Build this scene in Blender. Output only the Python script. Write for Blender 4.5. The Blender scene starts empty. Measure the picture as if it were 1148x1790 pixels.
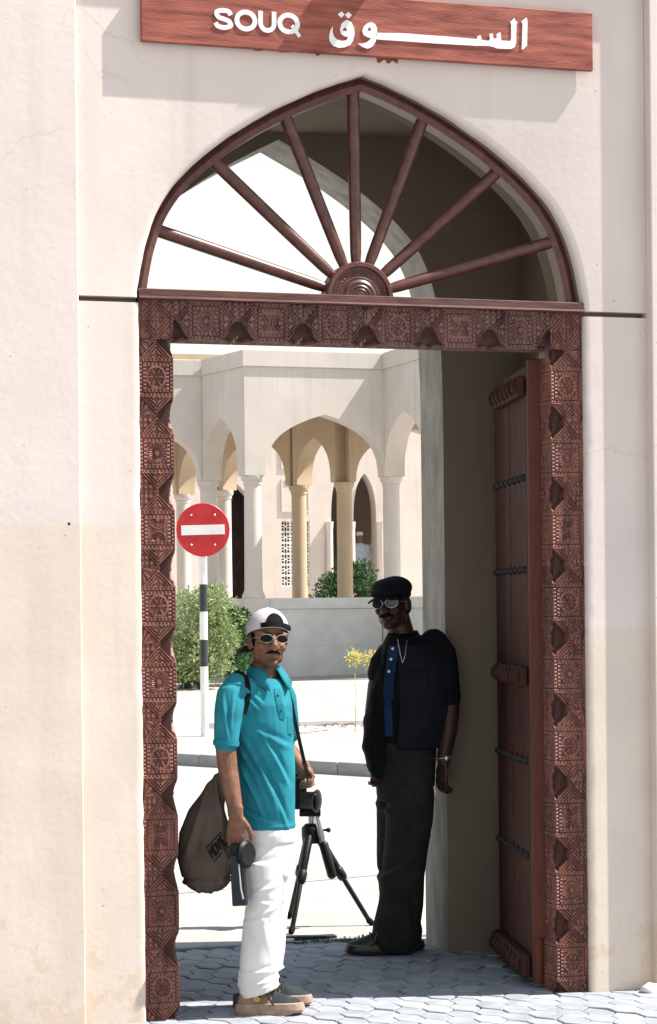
import bpy, bmesh, math, random
import numpy as np
from mathutils import Vector, Matrix, noise
from mathutils.bvhtree import BVHTree
R = math.radians
random.seed(7); rng = np.random.default_rng(7)
scene = bpy.context.scene
C = scene.collection

# ------------------------------------------------------------------ camera, sky, sun, exposure
YAW = R(17.65)
CAM = Vector((-3.055, -8.865, 1.65))
FW = Vector((math.sin(YAW), math.cos(YAW), 0)); RT = Vector((math.cos(YAW), -math.sin(YAW), 0)); UP = Vector((0, 0, 1))
rl = math.atan(.0105); cr, sr = math.cos(rl), math.sin(rl)
cx_, cy_ = RT*cr - UP*sr, RT*sr + UP*cr
cam = bpy.data.cameras.new('camera'); camo = bpy.data.objects.new('camera', cam); C.objects.link(camo)
m = Matrix((cx_, cy_, -FW)).transposed().to_4x4(); m.translation = CAM
camo.matrix_world = m
cam.sensor_fit = 'VERTICAL'; cam.sensor_height = 36; cam.lens = 36*3980/1790; cam.shift_y = 165/1790
cam.clip_end = 2000
scene.camera = camo

SUN = Vector((3.9, -1.0, 5.6)).normalized()          # towards the sun
w = bpy.data.worlds.new('World'); scene.world = w; w.use_nodes = True
nt = w.node_tree; bg = nt.nodes['Background']
sky = nt.nodes.new('ShaderNodeTexSky'); sky.sky_type = 'NISHITA'; sky.sun_disc = False
sky.sun_elevation = math.asin(SUN.z); sky.sun_rotation = math.atan2(SUN.x, SUN.y)
sky.air_density = 2.2; sky.dust_density = 0.1; sky.ozone_density = 1.0
hs_ = nt.nodes.new('ShaderNodeHueSaturation'); hs_.inputs['Saturation'].default_value = .55
nt.links.new(sky.outputs[0], hs_.inputs['Color']); nt.links.new(hs_.outputs[0], bg.inputs[0]); bg.inputs[1].default_value = 0.08
sl = bpy.data.lights.new('sun', 'SUN'); sl.energy = 5.0; sl.angle = R(.5); sl.color = (1, .95, .87)
slo = bpy.data.objects.new('sun', sl); C.objects.link(slo); slo.rotation_euler = (-SUN).to_track_quat('-Z', 'Y').to_euler()
slo.location = (6, -3, 12)
vs = scene.view_settings; vs.view_transform = 'Standard'; vs.look = 'None'; vs.exposure = 1.22; vs.gamma = 1.0
scene.cycles.max_bounces = 8; scene.cycles.diffuse_bounces = 5

# ------------------------------------------------------------------ helpers
def at(px, d):
    """ground position at lateral offset px (photo pixels) and distance d along the view axis"""
    p = CAM + FW*d + RT*((px-574)/3980*d); return (p.x, p.y)

def lnk(n, a, b): n.links.new(a, b)
def mat(name, col, rough=.8, bump=0, bscale=60, var=.12, vscale=6, spec=.3, col2=None, stretch=None, metallic=0, coat=0, transl=0, coords='Object', detail=6, bdist=.01, rnd=0):
    m = bpy.data.materials.new(name); m.use_nodes = True; n = m.node_tree; N = n.nodes; b = N['Principled BSDF']
    b.inputs['Roughness'].default_value = rough; b.inputs['Metallic'].default_value = metallic
    b.inputs['Specular IOR Level'].default_value = spec
    if coat: b.inputs['Coat Weight'].default_value = coat
    tc = N.new('ShaderNodeTexCoord'); mp = N.new('ShaderNodeMapping'); lnk(n, tc.outputs[coords], mp.inputs[0])
    if stretch: mp.inputs['Scale'].default_value = stretch
    if rnd:
        oi = N.new('ShaderNodeObjectInfo'); cb = N.new('ShaderNodeCombineXYZ'); ml = N.new('ShaderNodeMath'); ml.operation = 'MULTIPLY'; ml.inputs[1].default_value = 37.0
        lnk(n, oi.outputs['Random'], ml.inputs[0])
        for k_ in range(3): lnk(n, ml.outputs[0], cb.inputs[k_])
        lnk(n, cb.outputs[0], mp.inputs['Location'])
    ns = N.new('ShaderNodeTexNoise'); ns.inputs['Scale'].default_value = vscale; ns.inputs['Detail'].default_value = detail; lnk(n, mp.outputs[0], ns.inputs[0])
    c2 = col2 if col2 else tuple(max(0, c*(1-2.2*var)) for c in col)
    c1 = col if col2 else tuple(min(1, c*(1+var)) for c in col)
    rp = N.new('ShaderNodeValToRGB'); rp.color_ramp.elements[0].position = .32; rp.color_ramp.elements[1].position = .68
    rp.color_ramp.elements[0].color = (*c2, 1); rp.color_ramp.elements[1].color = (*c1, 1)
    lnk(n, ns.outputs[0], rp.inputs[0]); lnk(n, rp.outputs[0], b.inputs['Base Color'])
    if rnd:
        hv = N.new('ShaderNodeHueSaturation'); mr_ = N.new('ShaderNodeMapRange'); lnk(n, oi.outputs['Random'], mr_.inputs[0]); mr_.inputs[3].default_value = 1-rnd; mr_.inputs[4].default_value = 1+rnd
        lnk(n, mr_.outputs[0], hv.inputs['Value']); lnk(n, rp.outputs[0], hv.inputs['Color']); lnk(n, hv.outputs[0], b.inputs['Base Color'])
    if bump:
        n2 = N.new('ShaderNodeTexNoise'); n2.inputs['Scale'].default_value = bscale; n2.inputs['Detail'].default_value = 5; lnk(n, mp.outputs[0], n2.inputs[0])
        bp = N.new('ShaderNodeBump'); bp.inputs['Strength'].default_value = bump; bp.inputs['Distance'].default_value = bdist
        lnk(n, n2.outputs[0], bp.inputs['Height']); lnk(n, bp.outputs[0], b.inputs['Normal'])
    if transl:
        b.inputs['Transmission Weight'].default_value = 0
        t = N.new('ShaderNodeBsdfTranslucent'); lnk(n, rp.outputs[0], t.inputs[0]); mx = N.new('ShaderNodeMixShader'); mx.inputs[0].default_value = transl
        out = N['Material Output']; lnk(n, b.outputs[0], mx.inputs[1]); lnk(n, t.outputs[0], mx.inputs[2]); lnk(n, mx.outputs[0], out.inputs[0])
    return m

def plaster(name, upper, lower=None, zl=None, zr=None):
    """lime render: blotches, trowel relief, chips, optional lower repaint band (left / right heights)"""
    m = mat(name, upper, .92, .18, 35, .03, 1.7, .15, bdist=.004); n = m.node_tree; N = n.nodes; b = N['Principled BSDF']
    src = b.inputs['Base Color'].links[0].from_socket
    tc = N.new('ShaderNodeTexCoord')
    if lower:
        sp = N.new('ShaderNodeSeparateXYZ'); lnk(n, tc.outputs['Object'], sp.inputs[0])
        nz = N.new('ShaderNodeTexNoise'); nz.inputs['Scale'].default_value = 9; nz.inputs['Detail'].default_value = 4; lnk(n, tc.outputs['Object'], nz.inputs[0])
        gx = N.new('ShaderNodeMath'); gx.operation = 'GREATER_THAN'; lnk(n, sp.outputs[0], gx.inputs[0]); gx.inputs[1].default_value = 0
        hh = N.new('ShaderNodeMapRange'); lnk(n, gx.outputs[0], hh.inputs[0]); hh.inputs[3].default_value = zl; hh.inputs[4].default_value = zr
        ad = N.new('ShaderNodeMath'); ad.operation = 'MULTIPLY_ADD'; lnk(n, nz.outputs[0], ad.inputs[0]); ad.inputs[1].default_value = .03; lnk(n, sp.outputs[2], ad.inputs[2])
        lt = N.new('ShaderNodeMath'); lt.operation = 'SUBTRACT'; lnk(n, hh.outputs[0], lt.inputs[0]); lnk(n, ad.outputs[0], lt.inputs[1])
        mr = N.new('ShaderNodeMapRange'); lnk(n, lt.outputs[0], mr.inputs[0]); mr.inputs[1].default_value = -.012; mr.inputs[2].default_value = .004
        mx = N.new('ShaderNodeMix'); mx.data_type = 'RGBA'; lnk(n, mr.outputs[0], mx.inputs[0]); lnk(n, src, mx.inputs[6])
        n4 = N.new('ShaderNodeTexNoise'); n4.inputs['Scale'].default_value = 3.5; n4.inputs['Detail'].default_value = 8; lnk(n, tc.outputs['Object'], n4.inputs[0])
        r4 = N.new('ShaderNodeValToRGB'); r4.color_ramp.elements[0].position = .4; r4.color_ramp.elements[1].position = .62
        r4.color_ramp.elements[0].color = (*[c*.93 for c in lower], 1); r4.color_ramp.elements[1].color = (*lower, 1)
        lnk(n, n4.outputs[0], r4.inputs[0]); lnk(n, r4.outputs[0], mx.inputs[7]); src = mx.outputs[2]
        # damp, flaking foot of the wall
        n5 = N.new('ShaderNodeTexNoise'); n5.inputs['Scale'].default_value = 7; n5.inputs['Detail'].default_value = 9; n5.inputs['Roughness'].default_value = .7; lnk(n, tc.outputs['Object'], n5.inputs[0])
        ma = N.new('ShaderNodeMath'); ma.operation = 'MULTIPLY_ADD'; lnk(n, sp.outputs[2], ma.inputs[0]); ma.inputs[1].default_value = -.30; lnk(n, n5.outputs[0], ma.inputs[2])
        m5 = N.new('ShaderNodeMapRange'); lnk(n, ma.outputs[0], m5.inputs[0]); m5.inputs[1].default_value = .46; m5.inputs[2].default_value = .52; m5.inputs[4].default_value = .35
        mx5 = N.new('ShaderNodeMix'); mx5.data_type = 'RGBA'; lnk(n, m5.outputs[0], mx5.inputs[0]); lnk(n, src, mx5.inputs[6]); mx5.inputs[7].default_value = (.50, .36, .22, 1); src = mx5.outputs[2]
    # small dark chips
    vo = N.new('ShaderNodeTexVoronoi'); vo.inputs['Scale'].default_value = 9; lnk(n, tc.outputs['Object'], vo.inputs['Vector'])
    n3 = N.new('ShaderNodeTexNoise'); n3.inputs['Scale'].default_value = 90; lnk(n, tc.outputs['Object'], n3.inputs[0])
    s1 = N.new('ShaderNodeMath'); s1.operation = 'MULTIPLY_ADD'; lnk(n, n3.outputs[0], s1.inputs[0]); s1.inputs[1].default_value = .09; lnk(n, vo.outputs['Distance'], s1.inputs[2])
    c1 = N.new('ShaderNodeMapRange'); lnk(n, s1.outputs[0], c1.inputs[0]); c1.inputs[1].default_value = .072; c1.inputs[2].default_value = .085; c1.inputs[3].default_value = .55; c1.inputs[4].default_value = 0
    mx2 = N.new('ShaderNodeMix'); mx2.data_type = 'RGBA'; lnk(n, c1.outputs[0], mx2.inputs[0]); lnk(n, src, mx2.inputs[6]); mx2.inputs[7].default_value = (.22, .17, .14, 1)
    src = mx2.outputs[2]
    ms = N.new('ShaderNodeMapping'); ms.inputs['Scale'].default_value = (3.2, 3.2, .22); lnk(n, tc.outputs['Object'], ms.inputs[0])
    nst = N.new('ShaderNodeTexNoise'); nst.inputs['Scale'].default_value = 2.2; nst.inputs['Detail'].default_value = 7; lnk(n, ms.outputs[0], nst.inputs[0])
    rst = N.new('ShaderNodeMapRange'); lnk(n, nst.outputs[0], rst.inputs[0]); rst.inputs[1].default_value = .53; rst.inputs[2].default_value = .72; rst.inputs[4].default_value = .22
    mst = N.new('ShaderNodeMix'); mst.data_type = 'RGBA'; lnk(n, rst.outputs[0], mst.inputs[0]); lnk(n, src, mst.inputs[6]); mst.inputs[7].default_value = (upper[0]*.62, upper[1]*.58, upper[2]*.54, 1)
    nd_ = N.new('ShaderNodeTexNoise'); nd_.inputs['Scale'].default_value = 3.1; nd_.inputs['Detail'].default_value = 6; lnk(n, tc.outputs['Object'], nd_.inputs[0])
    mxv = N.new('ShaderNodeMix'); mxv.data_type = 'RGBA'; mxv.inputs[0].default_value = .35; lnk(n, tc.outputs['Object'], mxv.inputs[6]); lnk(n, nd_.outputs['Color'], mxv.inputs[7])
    vc_ = N.new('ShaderNodeTexVoronoi'); vc_.feature = 'DISTANCE_TO_EDGE'; vc_.inputs['Scale'].default_value = 2.3; lnk(n, mxv.outputs[2], vc_.inputs['Vector'])
    nk = N.new('ShaderNodeTexNoise'); nk.inputs['Scale'].default_value = 1.1; lnk(n, tc.outputs['Object'], nk.inputs[0])
    mk = N.new('ShaderNodeMapRange'); lnk(n, nk.outputs[0], mk.inputs[0]); mk.inputs[1].default_value = .55; mk.inputs[2].default_value = .68; mk.inputs[4].default_value = .28
    ck = N.new('ShaderNodeMapRange'); lnk(n, vc_.outputs['Distance'], ck.inputs[0]); ck.inputs[1].default_value = .002; ck.inputs[2].default_value = .009; ck.inputs[3].default_value = 1; ck.inputs[4].default_value = 0
    cm = N.new('ShaderNodeMath'); cm.operation = 'MULTIPLY'; lnk(n, mk.outputs[0], cm.inputs[0]); lnk(n, ck.outputs[0], cm.inputs[1])
    mck = N.new('ShaderNodeMix'); mck.data_type = 'RGBA'; lnk(n, cm.outputs[0], mck.inputs[0]); lnk(n, mst.outputs[2], mck.inputs[6]); mck.inputs[7].default_value = (upper[0]*.55, upper[1]*.50, upper[2]*.44, 1)
    lnk(n, mck.outputs[2], b.inputs['Base Color'])
    # trowel marks: second, broader bump
    nb = N.new('ShaderNodeTexNoise'); nb.inputs['Scale'].default_value = 5; nb.inputs['Detail'].default_value = 6; nb.inputs['Roughness'].default_value = .6; lnk(n, tc.outputs['Object'], nb.inputs[0])
    b2 = N.new('ShaderNodeBump'); b2.inputs['Strength'].default_value = .16; b2.inputs['Distance'].default_value = .012; lnk(n, nb.outputs[0], b2.inputs['Height'])
    ob = b.inputs['Normal'].links[0].from_node; lnk(n, b2.outputs[0], ob.inputs['Normal'])
    return m

def link(name, me, ma, parent=None):
    o = bpy.data.objects.new(name, me); C.objects.link(o)
    if ma is not None and not me.materials: me.materials.append(ma)
    if parent is not None: o.parent = parent
    return o
def obj(name, bm, ma, parent=None, smooth=False, fix=True):
    if fix: bmesh.ops.recalc_face_normals(bm, faces=bm.faces[:])
    me = bpy.data.meshes.new(name); bm.to_mesh(me); bm.free()
    if smooth: me.shade_smooth()
    return link(name, me, ma, parent)
def smooth_angle(o, deg=35):
    me = o.data; me.shade_smooth()
    bm = bmesh.new(); bm.from_mesh(me); lim = R(deg)
    for e in bm.edges:
        e.smooth = not (len(e.link_faces) == 2 and e.calc_face_angle(0) > lim)
    bm.to_mesh(me); bm.free(); return o
def bevel(o, wd=.006, seg=2):
    b = o.modifiers.new('bevel', 'BEVEL'); b.width = wd; b.segments = seg; b.limit_method = 'ANGLE'; b.angle_limit = R(40); return o
def tag(o, label=None, cat=None, group=None, kind=None):
    if label: o['label'] = label
    if cat: o['category'] = cat
    if group: o['group'] = group
    if kind: o['kind'] = kind
    return o
def empty(name, loc=(0, 0, 0), rz=0):
    o = bpy.data.objects.new(name, None); C.objects.link(o); o.location = loc; o.rotation_euler = (0, 0, rz); o.empty_display_size = .1; return o
def box(bm, x0, x1, y0, y1, z0, z1, mtx=None):
    vs = [bm.verts.new(v) for v in [(x0,y0,z0),(x1,y0,z0),(x1,y1,z0),(x0,y1,z0),(x0,y0,z1),(x1,y0,z1),(x1,y1,z1),(x0,y1,z1)]]
    for f in [(3,2,1,0),(4,5,6,7),(0,1,5,4),(1,2,6,5),(2,3,7,6),(3,0,4,7)]: bm.faces.new([vs[i] for i in f])
    if mtx is not None: bmesh.ops.transform(bm, matrix=mtx, verts=vs)
    return vs
def rings(bm, rs, close=True):
    """rs: list of rings (lists of Vector) of equal length"""
    vv = [[bm.verts.new(p) for p in r] for r in rs]; n = len(rs[0])
    for a, b in zip(vv, vv[1:]):
        for i in range(n): bm.faces.new((a[i], a[(i+1) % n], b[(i+1) % n], b[i]))
    if close: bm.faces.new(vv[0][::-1]); bm.faces.new(vv[-1])
    return vv
def lathe(bm, prof, c=(0, 0, 0), n=20):
    rings(bm, [[Vector((c[0]+r*math.cos(2*math.pi*i/n), c[1]+r*math.sin(2*math.pi*i/n), c[2]+z)) for i in range(n)] for r, z in prof])
def limb(bm, pts, rad, n=14, ref=(0, 1, 0), cap=True):
    """tapered tube; radius r or (along side, along ref-ish)"""
    pts = [Vector(p) for p in pts]; k = len(pts); rs = []
    ref = Vector(ref)
    rad = [(r, r) if not isinstance(r, tuple) else r for r in rad]
    P, Q = list(pts), list(rad)
    if cap:
        d0 = (pts[0]-pts[1]).normalized(); d1 = (pts[-1]-pts[-2]).normalized()
        P = [pts[0]+d0*min(rad[0])*.8, pts[0]+d0*min(rad[0])*.5] + P + [pts[-1]+d1*min(rad[-1])*.5, pts[-1]+d1*min(rad[-1])*.8]
        sc = lambda r, s: (r[0]*s, r[1]*s)
        Q = [sc(rad[0], .35), sc(rad[0], .8)] + Q + [sc(rad[-1], .8), sc(rad[-1], .35)]
    for i, p in enumerate(P):
        a = P[max(0, i-1)]; b = P[min(len(P)-1, i+1)]; t = (b-a).normalized()
        u = t.cross(ref)
        if u.length < 1e-4: u = t.cross(Vector((1, 0, 0)))
        u.normalize(); v = u.cross(t).normalized()
        rs.append([p + u*Q[i][0]*math.cos(2*math.pi*j/n) + v*Q[i][1]*math.sin(2*math.pi*j/n) for j in range(n)])
    rings(bm, rs)
def ellipsoid(bm, c, r, rot=None, n=16, mtx=None):
    m = Matrix.Translation(c) @ (rot.to_4x4() if rot is not None else Matrix()) @ Matrix.Diagonal((*r, 1))
    if mtx is not None: m = mtx @ m
    bmesh.ops.create_uvsphere(bm, u_segments=n, v_segments=max(6, n//2+2), radius=1, matrix=m)
def torso(bm, secs, n=28, p=2.3):
    """secs: (x, y, z, rx, ry) horizontal superellipse rings"""
    rs = []
    for x, y, z, rx, ry in secs:
        r = []
        for i in range(n):
            a = 2*math.pi*i/n; c, s = math.cos(a), math.sin(a)
            r.append(Vector((x+rx*math.copysign(abs(c)**(2/p), c), y+ry*math.copysign(abs(s)**(2/p), s), z)))
        rs.append(r)
    rings(bm, rs)
def remesh(bm, vox, smooth=4, name='tmp'):
    me = bpy.data.meshes.new(name); bmesh.ops.recalc_face_normals(bm, faces=bm.faces[:]); bm.to_mesh(me); bm.free()
    o = bpy.data.objects.new(name, me); C.objects.link(o)
    r = o.modifiers.new('r', 'REMESH'); r.mode = 'VOXEL'; r.voxel_size = vox
    if smooth:
        s = o.modifiers.new('s', 'SMOOTH'); s.factor = .5; s.iterations = smooth
    dg = bpy.context.evaluated_depsgraph_get(); dg.update()
    out = bpy.data.meshes.new_from_object(o.evaluated_get(dg)); bpy.data.objects.remove(o); bpy.data.meshes.remove(me)
    out.name = name; out.shade_smooth(); return out
def displace(me, f):
    n = len(me.vertices); co = np.empty(n*3); me.vertices.foreach_get('co', co); co = co.reshape(-1, 3)
    no = np.empty(n*3); me.vertex_normals.foreach_get('vector', no); no = no.reshape(-1, 3)
    co += no*np.asarray(f(co)).reshape(-1, 1); me.vertices.foreach_set('co', co.ravel()); me.update(); return me
def bvh_of(me): return BVHTree.FromPolygons([v.co for v in me.vertices], [p.vertices[:] for p in me.polygons])
def front(bvh, x, z, off=.004, y0=-3):
    h = bvh.ray_cast(Vector((x, y0, z)), Vector((0, 1, 0)))
    return None if h[0] is None else Vector((x, h[0].y-off, z))
def ribbon(bm, pts, wd, th=.003, side=None):
    """flat strap through pts, width wd across"""
    pts = [Vector(p) for p in pts]; rs = []
    for i, p in enumerate(pts):
        t = (pts[min(i+1, len(pts)-1)]-pts[max(i-1, 0)]).normalized()
        nrm = Vector(side) if side else Vector((0, -1, 0))
        s = t.cross(nrm).normalized()*wd/2; q = s.cross(t).normalized()*th/2
        rs.append([p-s-q, p+s-q, p+s+q, p-s+q])
    rings(bm, rs)
def poly_prism(bm, loops, f0, f1):
    """filled planar loops (2-D) extruded between maps f0(p), f1(p); first loop outer, others holes"""
    for f in (f0, f1):
        es = []
        for lp in loops:
            vv = [bm.verts.new(f(p)) for p in lp]
            es += [bm.edges.new((vv[i], vv[(i+1) % len(vv)])) for i in range(len(vv))]
        bmesh.ops.triangle_fill(bm, use_beauty=True, use_dissolve=False, edges=es)
    for lp in loops:
        a = [bm.verts.new(f0(p)) for p in lp]; b = [bm.verts.new(f1(p)) for p in lp]
        for i in range(len(lp)):
            j = (i+1) % len(lp); bm.faces.new((a[i], a[j], b[j], b[i]))
    bmesh.ops.remove_doubles(bm, verts=bm.verts[:], dist=1e-5)
def catmull(pts, sub=5):
    P = [np.array(p, float) for p in pts]; P = [2*P[0]-P[1]] + P + [2*P[-1]-P[-2]]; out = []
    for i in range(1, len(P)-2):
        for k in range(sub):
            t = k/sub; a, b, c, d = P[i-1:i+3]
            out.append(.5*((2*b)+(-a+c)*t+(2*a-5*b+4*c-d)*t*t+(-a+3*b-3*c+d)*t**3))
    out.append(P[-2]); return [tuple(p) for p in out]

# ------------------------------------------------------------------ materials
M = {}
M['wall'] = plaster('plaster_gate', (.66, .568, .535), (.66, .558, .487), 1.995, 1.555)
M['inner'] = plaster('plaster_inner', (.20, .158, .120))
M['cement'] = mat('raw_cement', (.37, .35, .325), .95, .8, 26, .14, 4, .15, stretch=(3, 3, 1), bdist=.006)
M['notch'] = mat('plain_dark_teak', (.085, .036, .030), .65, .5, 24, .3, 9, .2, col2=(.04, .017, .014), stretch=(9, 9, 1), bdist=.003)  # darker bare wood of the notches, with their shade put into the colour
M['ledge'] = mat('ledge_teak', (.115, .050, .043), .6, .4, 24, .3, 9, .22, col2=(.06, .025, .022), stretch=(1, 9, 9), bdist=.003)
M['arcade'] = plaster('plaster_arcade', (.565, .51, .475))
M['tan'] = plaster('plaster_tan', (.45, .35, .25))  # arcade interior: shade and warm bounce light put into the plaster colour
M['far'] = plaster('plaster_far', (.60, .52, .47))
M['stone'] = mat('grey_stone', (.62, .60, .59), .85, .3, 40, .05, 3)
M['wood'] = mat('carved_teak', (.225, .088, .066), .5, .4, 30, .3, 7, .38, col2=(.105, .040, .032), stretch=(6, 6, 1), bdist=.003, rnd=.16)
M['woodx'] = mat('carved_teak_lintel', (.20, .092, .078), .5, .4, 30, .3, 7, .42, col2=(.095, .042, .037), stretch=(1, 6, 6), bdist=.003, rnd=.12)
M['fanwood'] = mat('fanlight_teak', (.115, .036, .028), .38, .25, 40, .25, 8, .5, col2=(.06, .018, .015), stretch=(3, 3, 3), bdist=.002)
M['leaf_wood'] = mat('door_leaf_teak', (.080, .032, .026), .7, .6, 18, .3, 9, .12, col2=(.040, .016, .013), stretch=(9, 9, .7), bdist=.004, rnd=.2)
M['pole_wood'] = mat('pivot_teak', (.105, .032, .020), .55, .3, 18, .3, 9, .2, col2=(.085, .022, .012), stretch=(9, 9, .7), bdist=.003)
M['sign'] = mat('sign_wood', (.36, .105, .072), .62, .45, 26, .3, 5, .3, col2=(.17, .040, .030), stretch=(1.1, 4, 9), bdist=.003, detail=12)
M['sign_edge'] = mat('sign_edge_wood', (.13, .055, .04), .6, .3, 20, .2, 8)
M['letter'] = mat('letter_paint', (.80, .78, .78), .5, .2, 80, .04, 30)
M['paver'] = mat('paver_concrete', (.27, .286, .318), .9, .4, 70, .1, 9, .2, coords='Object', bdist=.004, rnd=.10)
M['joint'] = mat('joint_sand', (.09, .088, .085), 1, .5, 90, .2, 20, .1)
M['road'] = mat('road_concrete', (.345, .335, .32), .95, .5, 60, .10, 1.4, .15, bdist=.006)
M['pavement'] = mat('pavement_concrete', (.345, .33, .305), .95, .4, 50, .10, 1.2, .15, bdist=.006)
M['dirt'] = mat('bed_dirt', (.42, .36, .29), 1, .6, 30, .2, 8, .1, bdist=.02)
M['kerb'] = mat('kerb_concrete', (.30, .30, .31), .9, .4, 40, .1, 5, .2)
M['iron'] = mat('dark_iron', (.018, .017, .018), .5, .2, 60, .2, 20, .4)
M['black'] = mat('black_plastic', (.006, .006, .007), .45, .1, 80, .2, 30, .25)
M['rubber'] = mat('black_strap', (.006, .006, .007), .8, .2, 120, .2, 40, .12)
M['chrome'] = mat('metal_bright', (.62, .64, .68), .3, 0, 1, .05, 9, .5, metallic=.85)
M['grey_metal'] = mat('grey_blue_metal', (.011, .015, .019), .5, .1, 60, .1, 20, .4, metallic=.1)
M['red'] = mat('sign_red', (.52, .022, .028), .42, .05, 40, .08, 5, .45)
M['white'] = mat('white_paint', (.80, .79, .79), .5, .1, 40, .04, 6, .4)
M['polblack'] = mat('pole_black', (.03, .034, .042), .5, .1, 40, .15, 9, .4)
M['skin1'] = mat('skin_brown', (.19, .088, .055), .58, .3, 260, .16, 26, .3, bdist=.002)
_m = M['skin1']; _n = _m.node_tree; _b = _n.nodes['Principled BSDF']; _s = _b.inputs['Base Color'].links[0].from_socket
_t = _n.nodes.new('ShaderNodeTexCoord'); _p = _n.nodes.new('ShaderNodeSeparateXYZ'); lnk(_n, _t.outputs['Object'], _p.inputs[0])
_r = _n.nodes.new('ShaderNodeMapRange'); lnk(_n, _p.outputs[2], _r.inputs[0]); _r.inputs[1].default_value = 1.462; _r.inputs[2].default_value = 1.435
_q = _n.nodes.new('ShaderNodeMapRange'); lnk(_n, _p.outputs[2], _q.inputs[0]); _q.inputs[1].default_value = 1.345; _q.inputs[2].default_value = 1.385
_k = _n.nodes.new('ShaderNodeMath'); _k.operation = 'MULTIPLY'; lnk(_n, _r.outputs[0], _k.inputs[0]); lnk(_n, _q.outputs[0], _k.inputs[1])
_v = _n.nodes.new('ShaderNodeTexNoise'); _v.inputs['Scale'].default_value = 420; lnk(_n, _t.outputs['Object'], _v.inputs[0])
_k2 = _n.nodes.new('ShaderNodeMath'); _k2.operation = 'MULTIPLY'; lnk(_n, _k.outputs[0], _k2.inputs[0]); lnk(_n, _v.outputs[0], _k2.inputs[1])
_x = _n.nodes.new('ShaderNodeMix'); _x.data_type = 'RGBA'; lnk(_n, _k2.outputs[0], _x.inputs[0]); lnk(_n, _s, _x.inputs[6]); _x.inputs[7].default_value = (.03, .018, .014, 1); lnk(_n, _x.outputs[2], _b.inputs['Base Color'])
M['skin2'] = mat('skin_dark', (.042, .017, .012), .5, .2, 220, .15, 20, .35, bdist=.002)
M['skin3'] = mat('skin_far', (.28, .15, .09), .6)
M['teal'] = mat('shirt_teal', (.018, .19, .245), .85, .35, 420, .10, 12, .15, bdist=.002)
M['tealdk'] = mat('shirt_teal_rib', (.015, .165, .215), .85, .3, 500, .05, 9, .15, bdist=.002)
M['whitecloth'] = mat('white_cotton', (.66, .63, .63), .9, .35, 380, .05, 9, .15, bdist=.002)
M['cap'] = mat('cap_cotton', (.50, .475, .51), .9, .3, 420, .05, 9, .15, bdist=.002)
M['hair'] = mat('black_hair', (.005, .004, .0035), .75, .5, 300, .2, 60, .1)
M['lens'] = mat('dark_lens', (.004, .0035, .004), .3, 0, 1, .1, 9, .10)
M['frame'] = mat('pale_frame', (.27, .23, .21), .45, 0, 1, .05, 9, .3, metallic=.1)
M['bag'] = mat('bag_canvas', (.145, .104, .086), .92, .4, 260, .15, 7, .15, bdist=.003)
M['bagprint'] = mat('bag_print', (.014, .013, .016), .9, .2, 200, .1, 30, .15)
M['shoe_tan'] = mat('shoe_suede', (.27, .165, .10), .85, .3, 200, .12, 20, .2, bdist=.002)
M['shoe_teal'] = mat('shoe_dark_nubuck', (.026, .032, .036), .85, .3, 200, .15, 20, .2, bdist=.002)
M['sole'] = mat('shoe_sole', (.30, .205, .16), .8, .3, 120, .12, 20, .2)
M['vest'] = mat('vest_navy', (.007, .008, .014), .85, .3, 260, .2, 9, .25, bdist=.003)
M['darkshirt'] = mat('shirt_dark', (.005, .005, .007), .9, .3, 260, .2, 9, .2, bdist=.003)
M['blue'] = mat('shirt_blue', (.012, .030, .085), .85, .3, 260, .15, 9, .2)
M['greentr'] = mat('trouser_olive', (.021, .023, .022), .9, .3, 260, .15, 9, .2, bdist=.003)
M['capdk'] = mat('flat_cap', (.008, .007, .012), .9, .3, 200, .2, 12, .15)
M['shoeblk'] = mat('black_leather', (.014, .013, .013), .35, .15, 90, .2, 12, .5)
M['dish'] = mat('robe_pale', (.55, .62, .70), .9, .1, 90, .05, 9, .15)
M['leafA'] = mat('leaf_pale', (.44, .47, .24), .6, 0, 1, .3, 9, .3, col2=(.07, .16, .04), transl=.25)
M['leafB'] = mat('leaf_deep', (.05, .13, .03), .5, 0, 1, .3, 3, .35, col2=(.02, .06, .018), transl=.2)
M['leafC'] = mat('leaf_shadow', (.045, .11, .03), .6, 0, 1, .3, 3, .3, col2=(.018, .05, .016), transl=.2)
M['petal'] = mat('leaf_yellow', (.66, .56, .19), .6, 0, 1, .15, 14, .2, col2=(.42, .40, .10), transl=.3)
M['twig'] = mat('twig_bark', (.16, .12, .08), .9, .3, 60)
M['dark'] = mat('dark_door', (.035, .018, .016), .7, .2, 30, .2, 8)
M['lattice'] = mat('lattice_gypsum', (.78, .74, .71), .9, .1, 60)
M['tile'] = mat('white_tile', (.72, .74, .80), .4, 0, 1, .03, 9)
M['copper'] = mat('brass_mark', (.42, .26, .08), .5, 0, 1, .1, 20, .5, metallic=.4)

# ------------------------------------------------------------------ the ground
def sheet(name, pts, z, ma, parent=None):
    bm = bmesh.new(); vv = [bm.verts.new((x, y, z if not callable(z) else z(x, y))) for x, y in pts]; bm.faces.new(vv)
    return obj(name, bm, ma, parent)
g = sheet('ground', [(-400, -300), (400, -300), (400, 500), (-400, 500)], -.06, M['pavement']); tag(g, kind='structure')
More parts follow.
